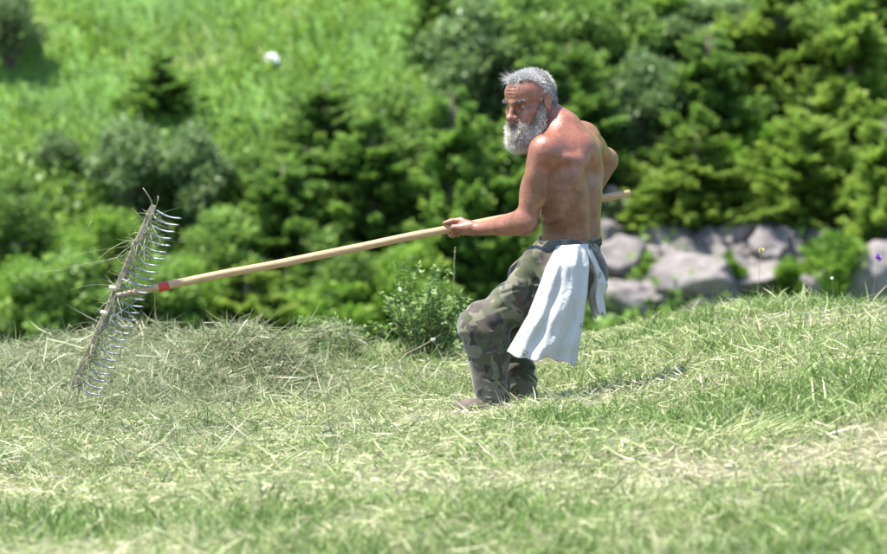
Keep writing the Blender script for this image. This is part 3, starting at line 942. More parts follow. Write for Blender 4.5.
    for l in (-1, 1):
        he(.062, .047 * l, -.022, (.024, .020, .017), .02)               # cheekbone
        he(.103, .032 * l, .000, (.024, .022, .0145), .012, True)        # eye socket
        he(.0725, .0315 * l, .000, (.0145, .0155, .0120), .003)          # lids over the eye
        b.cone(H(.086, .018 * l, -.004), H(.085, .046 * l, -.006), .0035, .003, .006)
        he(.075, .036 * l, -.052, (.026, .022, .028), .02)
        # ear
        M3 = np.array([HM[0] * .94 + HM[2] * .34, HM[1], -HM[0] * .34 + HM[2] * .94])
        he(-.010, .080 * l, -.004, (.019, .010, .031), .005, False, M3)
        he(-.007, .090 * l, -.001, (.0125, .0085, .022), .003, True, M3)
        he(-.004, .083 * l, -.006, (.006, .004, .010), .003, False, M3)
        he(-.006, .080 * l, -.032, (.009, .006, .009), .006)
    b.cone(H(.094, 0, .016), H(.122, 0, -.030), .0095, .0125, .010)
    he(.125, 0, -.034, (.0145, .0135, .0125), .008)
    for l in (-1, 1): he(.110, .014 * l, -.037, (.013, .009, .010), .007)
    b.cone(H(.099, .018, -.052), H(.103, 0, -.050), .010, .011, .01)
    b.cone(H(.099, -.018, -.052), H(.103, 0, -.050), .010, .011, .01)
    b.cone(H(.098, -.016, -.069), H(.101, .016, -.069), .009, .009, .01)
    he(.075, 0, -.095, (.034, .036, .026), .025)
    for u in (.050, .062, .074):                                          # brow furrows
        b.cone(H(.100 - (u - .05) * .42, -.03, u), H(.100 - (u - .05) * .42, .03, u), .0012, .0012, .006, sub=True)
    v, q = b.mesh()
    v = relax(v, q, 1, .35)
    return v, q

MAN = empty('person', near_at(492, 20.0))
tag(MAN, 'bare chested grey bearded man in camouflage trousers, gripping the rake with both hands', 'person')

sk = Mat('sunburnt_skin')
vec = sk.coord(1.0)
warm = sk.attr('tint')
c1 = sk.ramp(sk.noise(vec, 16, 5, .6), [(0.3, (.13, .058, .031)), (0.5, (.205, .098, .055)), (0.7, (.29, .150, .090))])
c2 = sk.ramp(sk.noise(vec, 22, 5, .6), [(0.3, (.175, .058, .036)), (0.55, (.27, .100, .063)), (0.75, (.38, .165, .110))])
col = sk.mix(warm, c1, c2)
spots = sk.ramp(sk.noise(vec, 170, 2, .5), [(0.58, (0, 0, 0)), (0.70, (.6, .6, .6))])
col = sk.mix(spots, col, (.13, .048, .03))
sk.color(col)
sk.setb(Roughness=.36)
sk.b.inputs['Specular IOR Level'].default_value = .5
sk.b.inputs['Subsurface Weight'].default_value = .12
sk.b.inputs['Subsurface Radius'].default_value = (.012, .005, .003)
sk.b.inputs['Subsurface Scale'].default_value = .6
hgt = sk.noise(vec, 120, 6, .65)
sk.bump(hgt, .4, .007)

SKV, SKQ = build_skin()
SKN = normals(SKV, SKQ)
hl = (SKV - HD) @ HM.T / HS                               # head-local coordinates of every skin vertex
is_head = (np.linalg.norm(hl * np.array([1, 1.1, .9]), axis=1) < .15)
tl = (SKV - CH) @ TM.T
tint = np.clip((tl[:, 2] + .02) / .16, 0, .75)
tint = np.where(is_head, .9, tint)
tint = np.where(SKV[:, 0] < EL[0] + .02, .6, tint)
body = link('body', make_mesh('body', to_world(SKV), quads=SKQ, tint=tint), sk.m, MAN)

# ---- hair, beard, brows
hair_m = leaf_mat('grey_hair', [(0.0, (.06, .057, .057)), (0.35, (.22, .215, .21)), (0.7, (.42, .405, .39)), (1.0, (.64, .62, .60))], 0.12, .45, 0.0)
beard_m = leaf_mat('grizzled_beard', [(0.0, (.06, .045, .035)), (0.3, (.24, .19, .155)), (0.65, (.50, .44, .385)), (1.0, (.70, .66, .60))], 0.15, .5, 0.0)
hr = np.random.default_rng(21)
def hsel(mask, n, jitter=.002):
    idx = np.flatnonzero(mask)
    i = hr.choice(idx, n)
    return i, SKV[i] + hr.normal(size=(n, 3)) * jitter
def hdir(f, l, u): return f * HM[0] + l * HM[1] + u * HM[2]
f_, l_, u_ = hl[:, 0], hl[:, 1], hl[:, 2]
al = np.abs(l_)
hairline = np.where(u_ > .02, f_ < (.062 - 1.3 * np.clip(al - .022, 0, .05) * (al > .02)) + .25 * np.clip(u_ - .09, 0, 1), f_ < .022)
hair_reg = is_head & hairline & (u_ > -.05 + .8 * np.clip(f_ + .02, 0, .1)) & ~((al > .068) & (f_ > -.035) & (f_ < .02) & (u_ < .036) & (u_ > -.05)) & (f_ > -.13) & (u_ > -.03 - .35 * (f_ + .05))
parts = []
i, bp = hsel(hair_reg, 15000)
top = np.clip((u_[i] - .06) / .05, 0, 1); front = np.clip((f_[i] + .02) / .08, 0, 1) * top
L = .008 + .005 * top + .012 * front + hr.uniform(0, .007, len(i))
d0 = SKN[i] * .75 + hr.normal(size=(len(i), 3)) * .34 + hdir(.55, .1, .1) * front[:, None] + hdir(-.35, 0, -.35) * (1 - top)[:, None] + hdir(-.2, 0, .1) * top[:, None]
curl = hr.normal(size=(len(i), 3)) * .5
tn = np.clip(hr.normal(.82, .17, len(i)) + .25 * front - .1 * (1 - top) + .2 * wnoise(SKV[i], waves(63, 10, 70.0)), 0, 1)
parts.append(ribbons(bp - SKN[i] * .003, d0, L, hr.uniform(.0014, .0026, len(i)), curl * .6 + hdir(0, 0, -.15), 3, curl=curl, tint=tn, rg=hr))
# windblown forelock
i, bp = hsel(hair_reg & (f_ > .03) & (u_ > .085), 420)
d0 = hdir(.9, -.1, .35) + hr.normal(size=(len(i), 3)) * .33
parts.append(ribbons(bp, d0, hr.uniform(.03, .052, len(i)), hr.uniform(.0012, .002, len(i)), hr.normal(size=(len(i), 3)) * .3 + hdir(.1, 0, -.1), 4, curl=hr.normal(size=(len(i), 3)) * .4, tint=np.clip(hr.normal(.85, .12, len(i)), 0, 1), rg=hr))
v, q, t, a = join(parts)
link('hair', make_mesh('hair', to_world(v), quads=q, tris=t, tint=a), hair_m, MAN)

# beard: a full volume first, then strands over it
bv = Vol(H(0, 0, 0) - .2, H(0, 0, 0) + .2, .004)
def be(f, l, u, r, k=.02, sub=False): bv.ell(H(f, l, u), np.array(r) * HS, HM, k, sub)
be(.076, 0, -.096, (.042, .046, .038)); be(.088, 0, -.116, (.036, .038, .031)); be(.060, 0, -.082, (.050, .053, .028))
for l in (-1, 1):
    bv.cone(H(.015, .066 * l, -.030), H(.045, .054 * l, -.085), .012, .026, .02)
    bv.cone(H(.104, .004 * l, -.047), H(.092, .030 * l, -.066), .010, .013, .012)
bv.ell(H(.122, 0, -.066), np.array((.012, .017, .0055)) * HS, HM, .006, True)   # mouth
bvv, bvq = bv.mesh()
bvn = normals(bvv, bvq)
bvv = bvv + bvn * (.0035 * wnoise(bvv, waves(61, 12, 130.0)))[:, None]
bl = (bvv - HD) @ HM.T / HS
ok = np.flatnonzero((bl[:, 0] > .0))
i = hr.choice(ok, 20000)
low = np.clip((-bl[i, 2] - .06) / .08, 0, 1)
d0 = bvn[i] * .8 + hdir(.25, 0, -.75) * (.35 + .7 * low)[:, None] + hr.normal(size=(len(i), 3)) * .4
L = .010 + .022 * low + hr.uniform(0, .010, len(i))
clump = wnoise(bvv[i], waves(62, 10, 120.0))
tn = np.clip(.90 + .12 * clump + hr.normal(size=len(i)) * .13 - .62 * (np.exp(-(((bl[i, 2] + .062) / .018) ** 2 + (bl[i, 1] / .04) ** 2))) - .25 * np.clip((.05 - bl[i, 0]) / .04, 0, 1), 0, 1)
curl = hr.normal(size=(len(i), 3)) * .8
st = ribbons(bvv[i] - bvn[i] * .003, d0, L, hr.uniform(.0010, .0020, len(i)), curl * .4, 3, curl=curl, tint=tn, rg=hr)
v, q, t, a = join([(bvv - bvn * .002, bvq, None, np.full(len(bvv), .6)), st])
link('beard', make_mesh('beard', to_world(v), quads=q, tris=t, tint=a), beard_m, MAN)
for l in (-1, 1):
    n = 260
    tt = hr.random(n)
    bp = np.array([H(.103 - .019 * x * x, (.012 + .036 * x) * l, .019 + .006 * math.sin(x * 3)) for x in tt]) + hr.normal(size=(n, 3)) * .002
    d0 = hdir(.1, .9 * l, -.05) + hr.normal(size=(n, 3)) * .25
    v, q, t, a = ribbons(bp, d0, hr.uniform(.008, .015, n), hr.uniform(.001, .0018, n), hr.normal(size=(n, 3)) * .2, 2, tint=np.clip(hr.normal(.15, .15, n), 0, 1), rg=hr)
    link('eyebrow', make_mesh('eyebrow', to_world(v), quads=q, tris=t, tint=a), hair_m, MAN)
em = Mat('eye_white'); em.setb(Roughness=.15)
em.color(em.ramp(em.attr(), [(0.0, (.015, .012, .01)), (0.45, (.05, .035, .025)), (0.5, (.55, .5, .46)), (1.0, (.6, .55, .5))]))
for l in (-1, 1):                                        # a slit of eyeball between the lids
    th, ph = np.meshgrid(np.linspace(0, math.pi, 13), np.linspace(0, 2 * math.pi, 21), indexing='ij')
    sp = np.stack([np.cos(th), np.sin(th) * np.cos(ph), np.sin(th) * np.sin(ph)], -1).reshape(-1, 3)
    cc = np.array([H(.0785 + .0098 * a_, .0315 * l + .0125 * b_, .0005 + .0042 * c_) for a_, b_, c_ in sp])
    k = 21
    q = [(r_ * k + j, (r_ + 1) * k + j, (r_ + 1) * k + j + 1, r_ * k + j + 1) for r_ in range(12) for j in range(20)]
    link('eye', make_mesh('eye', to_world(cc), quads=np.array(q), tint=np.clip(1 - (sp[:, 0] > .86) * 1.0, 0, 1)), em.m, MAN)

# ---- trousers
HLt, KLt, ALt = J(562, 270, -.085), J(481, 325, -.105), J(496, 418, -.085)
HRt, KRt, ARt = J(574, 266, .085), J(509, 304, .13), J(523, 410, .16)
def build_trousers():
    b = Vol(J(440, 436, -.33), J(622, 226, .40), .005)
    g = .012
    b.ell(T(.01, 0, -.285), (.118, .145, .10), TM, .05)
    b.ell(T(.005, 0, -.255), (.114, .142, .07), TM, .03)
    b.ell(J(568, 266, 0), (.128, .155, .10), None, .05)
    b.ell(J(585, 275, -.03), (.095, .12, .10), None, .05)               # seat
    b.cone(HRt, KRt, .105, .080, .04); b.cone(KRt, ARt, .078, .066, .03)
    b.cone(HLt, KLt, .112, .074, .04)
    b.ell(KLt + np.array([.0, 0, .005]), (.077, .077, .066), None, .05)
    b.cone(KLt + np.array([.004, 0, -.025]), ALt, .077, .066, .06)
    b.ell(KLt + (ALt - KLt) * .28 + np.array([.030, 0, 0]), (.075, .085, .10), None, .04)
    b.cone(J(542, 250, .02), J(520, 274, .06), .040, .050, .035)          # cloth bunched over the lap
    b.cone(J(514, 271, -.15), J(548, 260, -.20), .010, .013, .015, sub=True)
    b.cone(J(535, 256, -.13), J(512, 292, -.165), .045, .04, .03)        # patch pocket
    b.plane(J(563, 239, 0), norm((-.04, -.02, 1.0)), .006)
    b.plane(ALt + np.array([0, 0, -.012]), norm((0.1, 0, -1.0)), .006)
    v, q = b.mesh()
    v = relax(v, q, 4, .5)
    n = normals(v, q)
    w1 = waves(71, 10, 14.0); w2 = waves(72, 10, 40.0)
    dsp = np.zeros(len(v))
    for A, B, fr, am in ((HLt, KLt, 80., .0045), (KLt, ALt, 60., .0035), (HRt, KRt, 80., .0045), (KRt, ARt, 85., .006)):
        ab = B - A; tt = (v - A) @ ab / (ab @ ab)
        dist = np.linalg.norm(v - A - np.clip(tt, 0, 1)[:, None] * ab, axis=1)
        m = np.exp(-(np.clip(dist - .09, 0, 1) / .03) ** 2) * np.exp(-(np.clip(np.abs(tt - .5) - .5, 0, 1) / .1) ** 2)
        s_ = tt * np.linalg.norm(ab)
        wob = wnoise(v, w1)
        dsp += m * am * (np.sin(s_ * fr + 2.6 * wob) * np.clip(.35 + .65 * np.sin(wob * 1.7 + s_ * 9), 0, 1) + .5 * wnoise(v, w2) * .6)
    # folds fanning from the knee and the crotch
    for c, am in ((KLt + np.array([.07, -.04, -.03]), .004), (J(545, 285, -.13), .009), (ALt + np.array([0, 0, .05]), .007)):
        r_ = v - c; rr = np.linalg.norm(r_, axis=1)
        an = np.arctan2(r_[:, 2], r_[:, 0])
        dsp += am * np.sin(an * 7 + 1.2 * wnoise(v, w1)) * np.exp(-(rr / .09) ** 2) * np.clip(rr / .05, 0, 1)
    # single sharp creases
    for a_, b_, dep, wdt in ((J(505, 334, -.18), J(478, 340, -.19), .010, .008), (J(508, 342, -.18), J(484, 352, -.19), .007, .007), (J(520, 300, -.2), J(490, 312, -.19), .006, .009), (J(528, 285, -.2), J(495, 296, -.19), .006, .008),
                            (J(512, 385, -.15), J(484, 378, -.17), .007, .007), (J(514, 397, -.15), J(482, 393, -.16), .008, .006), (J(512, 362, -.15), J(490, 368, -.17), .005, .008), (J(532, 262, -.2), J(540, 300, -.21), .006, .008)):
        ab = b_ - a_; tt = np.clip((v - a_) @ ab / (ab @ ab), 0, 1)
        q_ = v - a_ - tt[:, None] * ab
        dd = np.hypot(q_[:, 0], q_[:, 2]) + .004 * wnoise(v, w2)
        near = (np.abs(q_[:, 1]) < .09) & (n[:, 1] < .3)
        env = np.sin(np.pi * np.clip(tt, .08, .92)) * near
        dsp += env * (-dep * np.exp(-(dd / wdt) ** 2) + .55 * dep * np.exp(-((dd - 2.2 * wdt) / (1.3 * wdt)) ** 2))
    return v + n * dsp[:, None], q
cm = Mat('camouflage_cloth')
vec = cm.coord((1.0, .8, 1.0))
base = cm.ramp(cm.noise(vec, 8, 2, .5, .4), [(0.0, (.055, .063, .026)), (0.47, (.055, .063, .026)), (0.471, (.125, .115, .075)), (0.62, (.125, .115, .075)), (0.621, (.040, .050, .020))], 'CONSTANT')
mp2 = cm.coord((1.0, 1.3, 1.0)); 
br = cm.ramp(cm.noise(mp2, 11, 2, .55, .5), [(0.0, (0, 0, 0)), (0.55, (1, 1, 1))], 'CONSTANT')
col = cm.mix(br, base, (.050, .036, .027))
bk = cm.ramp(cm.noise(cm.coord((1.2, 1.0, .9)), 15, 2, .55, .6), [(0.0, (0, 0, 0)), (0.60, (1, 1, 1))], 'CONSTANT')
col = cm.mix(bk, col, (.015, .016, .012))
worn = cm.ramp(cm.noise(cm.coord(1.0), 5, 4), [(0.5, (0, 0, 0)), (0.75, (.35, .35, .35))])
col = cm.mix(worn, col, (.24, .20, .17))
cm.color(col); cm.setb(Roughness=.9)
cm.b.inputs['Sheen Weight'].default_value = .25
cm.bump(cm.noise(cm.coord(1.0), 260, 3), .25, .003)
tv, tq = build_trousers()
trousers = link('trousers', make_mesh('trousers', to_world(tv), quads=tq), cm.m, MAN)
# belt
bm_ = Mat('dark_belt'); bm_.setb(Roughness=.7)
bm_.color(bm_.ramp(bm_.noise(bm_.coord(1.0), 40), [(0.3, (.010, .010, .009)), (0.7, (.02, .019, .016))]))
an = np.linspace(0, 2 * math.pi, 65)[:-1]
rows = []
for dz, gr in ((-.014, -.008), (-.014, .0045), (.013, .0035), (.013, -.008)):
    rows.append(np.array([T(.005 + (.120 + gr) * math.cos(a_), (.149 + gr) * math.sin(a_), -.250 + dz + .003 * math.sin(3 * a_) + .012 * math.cos(a_)) for a_ in an]))
bvx = np.concatenate(rows); m_ = len(an)
bq = [(r_ * m_ + j, r_ * m_ + (j + 1) % m_, ((r_ + 1) % 4) * m_ + (j + 1) % m_, ((r_ + 1) % 4) * m_ + j) for r_ in range(4) for j in range(m_)]
link('belt', make_mesh('belt', to_world(bvx), quads=np.array(bq)), bm_.m, MAN)
# shoes
sm = Mat('scuffed_leather'); sm.setb(Roughness=.75)
sm.color(sm.ramp(sm.noise(sm.coord(1.0), 30, 5), [(0.3, (.05, .034, .028)), (0.7, (.13, .09, .075))]))
so = Mat('rubber_sole'); so.setb(Roughness=.8, Base_Color=(.03, .03, .03, 1))
for A, toe in ((ALt + np.array([.012, 0, .0]), J(463, 411, -.13)), (ARt, J(503, 415, .17))):
    dr = norm((toe - A) * np.array([1, 1, 0])); base_u = toe[2] - .022
    lat = np.array([-dr[1], dr[0], 0])
    FM = np.array([dr, lat, (0, 0, 1.0)])
    b = Vol(np.minimum(A, toe) - .13, np.maximum(A, toe) + .13, .0035)
    L = np.linalg.norm((toe - A)[:2])
    hp = A * np.array([1, 1, 0]) + np.array([0, 0, base_u]); 
    b.ell(hp + dr * .0 + np.array([0, 0, .035]), (.05, .038, .045), FM, .02)
    b.cone(hp + dr * .02 + np.array([0, 0, .04]), hp + dr * (L - .035) + np.array([0, 0, .030]), .042, .036, .02)
    b.ell(hp + dr * (L - .02) + np.array([0, 0, .030]), (.055, .046, .040), FM, .02)
    b.cone(hp + np.array([0, 0, .05]), hp + np.array([0, 0, .13]), .043, .046, .02)
    b.plane(hp + np.array([0, 0, .0]), (0, 0, -1.0), .004)
    v, q = b.mesh()
    shoe = link('shoe', make_mesh('shoe', to_world(v), quads=q), sm.m, MAN)
    b2 = Vol(np.minimum(A, toe) - .13, np.maximum(A, toe) + .13, .0035)
    b2.ell(hp + np.array([0, 0, -.002]), (.052, .040, .014), FM, .02)
    b2.cone(hp + np.array([0, 0, -.002]), hp + dr * L + np.array([0, 0, -.002]), .013, .013, .03)
    b2.ell(hp + dr * (L - .03) + np.array([0, 0, -.002]), (.064, .046, .014), FM, .03)
    v, q = b2.mesh()
    link('sole', make_mesh('sole', to_world(v), quads=q), so.m, shoe).matrix_parent_inverse = Matrix.Translation(-MAN.location)
# ------------------------------------------------------------------ the white cloth tucked into the belt
def cloth_sheet(rowsL, rowsR, dep, pleats, amp, seed, nu=46, nv=70):
    """rows: (px,py) down the left and right edge; dep: distance offset at top and bottom"""
    rowsL = np.array(rowsL, float); rowsR = np.array(rowsR, float)
    s = np.linspace(0, 1, len(rowsL)); t = np.linspace(0, 1, nv)
    Lc = np.stack([np.interp(t, s, rowsL[:, i]) for i in (0, 1)], 1); Rc = np.stack([np.interp(t, s, rowsR[:, i]) for i in (0, 1)], 1)
    u = np.linspace(0, 1, nu)
    r = np.random.default_rng(seed)
    out = np.zeros((nv, nu, 3)); uv = np.zeros((nv, nu, 2))
    ph = r.uniform(0, 6.28, 4)
    for i in range(nv):
        for j in range(nu):
            px, py = Lc[i] * (1 - u[j]) + Rc[i] * u[j]
            py += (2.2 * math.sin(u[j] * 9 + ph[0]) + 1.5 * math.sin(u[j] * 21 + ph[1])) * t[i] ** 3
            x = u[j] + .04 * math.sin(t[i] * 5 + ph[2])
            f = (math.sin(x * pleats + ph[3] + .8 * t[i]) + .45 * math.sin(x * pleats * 1.9 + ph[1] - t[i] * 1.3)) * amp * (.35 + .65 * t[i])
            f += .004 * math.sin(t[i] * 17 + x * 6 + ph[0])
            bow = -.05 * math.sin(math.pi * u[j]) 
            out[i, j] = J(px, py, np.interp(t[i], np.linspace(0, 1, len(dep)), dep) + f + bow)
    v = out.reshape(-1, 3)
    q = np.array([(i * nu + j, i * nu + j + 1, (i + 1) * nu + j + 1, (i + 1) * nu + j) for i in range(nv - 1) for j in range(nu - 1)])
    return v, q
wc = Mat('white_cotton')
vec = wc.coord(1.0)
wc.setb(Roughness=.85)
vor = wc.n('ShaderNodeTexVoronoi'); vor.inputs['Scale'].default_value = 12.5; wc.l(wc.coord((1.0, .15, 1.0)), vor.inputs['Vector'])
spot = wc.ramp(vor.outputs['Distance'], [(0.0, (1, 1, 1)), (0.17, (1, 1, 1)), (0.21, (0, 0, 0))])
brk = wc.ramp(wc.noise(vec, 120, 3), [(0.46, (0, 0, 0)), (0.52, (1, 1, 1))])
spot = wc.mix(1.0, spot, brk, 'MULTIPLY')
col = wc.mix(wc.noise(vec, 7, 4), (.62, .62, .61), (.52, .52, .51))
col = wc.mix(spot, col, (.26, .245, .14))
wc.color(col)
wc.bump(wc.noise(wc.coord((1.0, 1.0, .45)), 34, 5, .6, .6), .8, .014)
wc.translucent(col, .22)
me_v, me_q = cloth_sheet([(557, 246), (547, 265), (538, 290), (528, 316), (516, 338), (507, 355)], [(588, 244), (589, 266), (587, 294), (583, 322), (579, 346), (575, 364)], [-.150, -.195, -.200, -.195, -.185, -.175], 15, .011, 5)
cl = empty('white_cloth', to_world(J(573, 246, -.16)[None])[0])
tag(cl, 'white cotton shirt with small olive print hanging from the man\'s belt', 'shirt')
o = link('shirt_body', make_mesh('shirt_body', to_world(me_v), quads=me_q), wc.m, cl)
m = o.modifiers.new('thick', 'SOLIDIFY'); m.thickness = .0022
me_v, me_q = cloth_sheet([(581, 247), (586, 262), (587, 280), (588, 297), (592, 316)], [(591, 250), (601, 270), (608, 285), (603, 296), (606, 314)], [-.130, -.115, -.10, -.095, -.09], 9, .010, 9, 24, 40)
o = link('sleeve', make_mesh('sleeve', to_world(me_v), quads=me_q), wc.m, cl)
m = o.modifiers.new('thick', 'SOLIDIFY'); m.thickness = .0022

# ------------------------------------------------------------------ hay rake
RK = empty('hay_rake', to_world(pole(130)[None])[0])
tag(RK, 'wooden hay rake with steel tines and a red band, held by the man', 'rake')
wd = Mat('pale_ash_wood')
vec = wd.coord((1.0, 1.0, 1.0))
nz = wd.noise(wd.coord((3.0, 20.0, 60.0)), 2.0, 5, .6)
wd.color(wd.ramp(nz, [(0.3, (.36, .22, .10)), (0.55, (.47, .31, .16)), (0.8, (.55, .40, .24))])); wd.setb(Roughness=.5)
gw = Mat('weathered_wood'); gz = gw.noise(gw.coord((40.0, 40.0, 8.0)), 2.0, 6, .65)
gw.color(gw.ramp(gz, [(0.3, (.13, .105, .07)), (0.55, (.26, .22, .16)), (0.8, (.38, .34, .27))])); gw.setb(Roughness=.8); gw.bump(gz, .4, .004)
st = Mat('steel_wire'); st.setb(Metallic=.55, Roughness=.55)
st.color(st.ramp(st.noise(st.coord(1.0), 50), [(0.3, (.20, .215, .235)), (0.7, (.36, .38, .41))]))
rd = Mat('red_tape'); rd.setb(Roughness=.45); rd.color(rd.ramp(rd.noise(rd.coord(1.0), 60), [(0.3, (.42, .025, .02)), (0.7, (.58, .05, .035))]))
pp = [pole(p) for p in np.linspace(128, 629.5, 40)]
pp = np.array(pp); wob = np.array([math.sin(i * .35) * .0016 + math.sin(i * .9 + 1) * .0007 for i in range(40)]); pp[:, 2] += wob
rad = np.full(40, PR) ; rad[:3] = (.011, .0135, .0155); rad[-1] = .0135
pv = np.concatenate([pp, pp[-1:] - PA * .003]); rad = np.concatenate([rad, [.008]])
v, q, t, a = tube(pv, rad, 16)
link('pole', make_mesh('pole', to_world(v), quads=q, tris=t), wd.m, RK)
v, q, t, a = tube([pole(158), pole(159), pole(167), pole(168)], [PR + .0006, PR + .0022, PR + .0022, PR + .0006], 16)
link('red_band', make_mesh('red_band', to_world(v), quads=q, tris=t), rd.m, RK)
# head bar: a planed batten
BT, BB = J(154, 205, -.335), J(72, 390, -.345)
bd = norm(BB - BT)
bx = norm(np.cross(bd, (0, 1, 0))); by = np.cross(bd, bx)
def bar_v(t, hw, hd): 
    c = BT + (BB - BT) * t
    return [c + bx * sx * hw + by * sy * hd for sx, sy in ((-1, -1), (1, -1), (1, 1), (-1, 1))]
vs = []; NB = 24
for i in range(NB + 1):
    t = i / NB
    w_ = .0125 + .0008 * math.sin(i * 1.7); 
    if i in (0, NB): w_ *= .85
    vs += bar_v(t, w_, w_ * .9)
fs = [(i * 4 + j, i * 4 + (j + 1) % 4, i * 4 + 4 + (j + 1) % 4, i * 4 + 4 + j) for i in range(NB) for j in range(4)] + [(3, 2, 1, 0), (NB * 4, NB * 4 + 1, NB * 4 + 2, NB * 4 + 3)]
o = link('head_bar', make_mesh('head_bar', to_world(np.array(vs)), faces=fs, smooth=False), gw.m, RK)
bv_ = o.modifiers.new('edge', 'BEVEL'); bv_.width = .003; bv_.segments = 2
# tines: bent wire, swept back to the handle side
NT = 27
tip_d = norm(np.array([.93, -.16, -.10]))
tr_ = np.random.default_rng(33)
for i in range(NT):
    t = .02 + .955 * i / (NT - 1)
    c = BT + (BB - BT) * t
    ln = .118 * tr_.uniform(.95, 1.05)
    sag = np.array([tr_.normal() * .004, tr_.normal() * .008, tr_.normal() * .004])
    e = tip_d + sag
    path = [c - e * .012, c + e * .012 + np.array([0, 0, -.001]), c + e * ln * .33 + np.array([0, 0, -.016]), c + e * ln * .58 + np.array([0, 0, -.026]), c + e * ln * .80 + np.array([0, 0, -.028]), c + e * ln * 1.02 + np.array([0, 0, -.026])]
    # smooth the wire
    pth = np.array(path); s = np.linspace(0, 1, 6); f = np.linspace(0, 1, 13)
    pth = np.stack([np.interp(f, s, pth[:, k]) for k in range(3)], 1)
    pth[1:-1] = .25 * pth[:-2] + .5 * pth[1:-1] + .25 * pth[2:]
    v, q, tt_, a = tube(pth, [.0039] * 12 + [.0028], 6)
    link('tine', make_mesh('tine', to_world(v), quads=q, tris=tt_), st.m, RK)
# wire stays from the handle to the bar with knobs
for tb in (.40, .66):
    c = BT + (BB - BT) * tb
    v, q, t, a = tube([pole(152), .5 * (pole(140) + c) + np.array([.02, -.02, 0]), c + np.array([.004, -.014, 0])], [.0022] * 3, 6)
    link('stay_wire', make_mesh('stay_wire', to_world(v), quads=q, tris=t), st.m, RK)
kn_m = Mat('bare_wood_peg'); kn_m.setb(Roughness=.6, Base_Color=(.62, .52, .44, 1))
for (px, py) in ((113, 288), (104, 313)):
    th = np.linspace(0, math.pi, 9)
    c = J(px, py, -.36)
    ring = tube([c - bx * .016, c - bx * .012, c, c + bx * .012, c + bx * .016], [.004, .009, .0105, .009, .004], 10)
    link('peg', make_mesh('peg', to_world(ring[0]), quads=ring[1], tris=ring[2]), kn_m.m, RK)
sk2 = tube([pole(134), pole(124), pole(116)], [.012, .0115, .009], 12)
link('socket', make_mesh('socket', to_world(sk2[0]), quads=sk2[1], tris=sk2[2]), gw.m, RK)

# hay caught in the rake
def caught():
    r = np.random.default_rng(44); parts = []
    n = 700
    t = r.uniform(.05, .98, n)
    c = BT + (BB - BT) * t[:, None] + r.normal(size=(n, 3)) * np.array([.012, .012, .012]) + np.array([.012, 0, 0])
    d0 = r.normal(size=(n, 3)) + np.array([.25, 0, -.35])
    parts.append(ribbons(c, d0, r.uniform(.03, .10, n), r.uniform(.002, .0048, n), r.normal(size=(n, 3)) * .4 + np.array([0, 0, -.35]), 4, curl=r.normal(size=(n, 3)) * .5, tint=np.clip(r.normal(.4, .2, n), 0, 1), rg=r))
    for (a, b, e, w_) in (((60, 268), (100, 262), (122, 256), .003), ((70, 290), (95, 281), (118, 287), .002), ((96, 262), (110, 246), (130, 240), .003), ((152, 206), (150, 196), (143, 188), .0035), ((60, 258), (85, 252), (128, 246), .0014), ((84, 236), (90, 222), (92, 221), .003), ((113, 262), (122, 250), (138, 242), .004), ((40, 272), (84, 268), (118, 258), .0013), ((128, 232), (136, 252), (140, 262), .002), ((155, 208), (159, 199), (158, 196), .003)):
        pa, pb, pc = J(*a, -.35), J(*b, -.37), J(*e, -.34)
        f = np.linspace(0, 1, 8)[:, None]
        path = (1 - f) ** 2 * pa + 2 * f * (1 - f) * pb + f ** 2 * pc
        v, q, t3, tn = tube(path, np.linspace(w_ * .2, w_ * .5, 8), 5, tint=r.uniform(.45, .8))
        parts.append((v, q, t3, tn))
    return parts
v, q, t, a = join(caught())
o = link('caught_hay', make_mesh('caught_hay', to_world(v), quads=q, tris=t, tint=a), hay_m)
tag(o, 'wisps of dry grass caught along the rake bar', 'hay', kind='stuff')

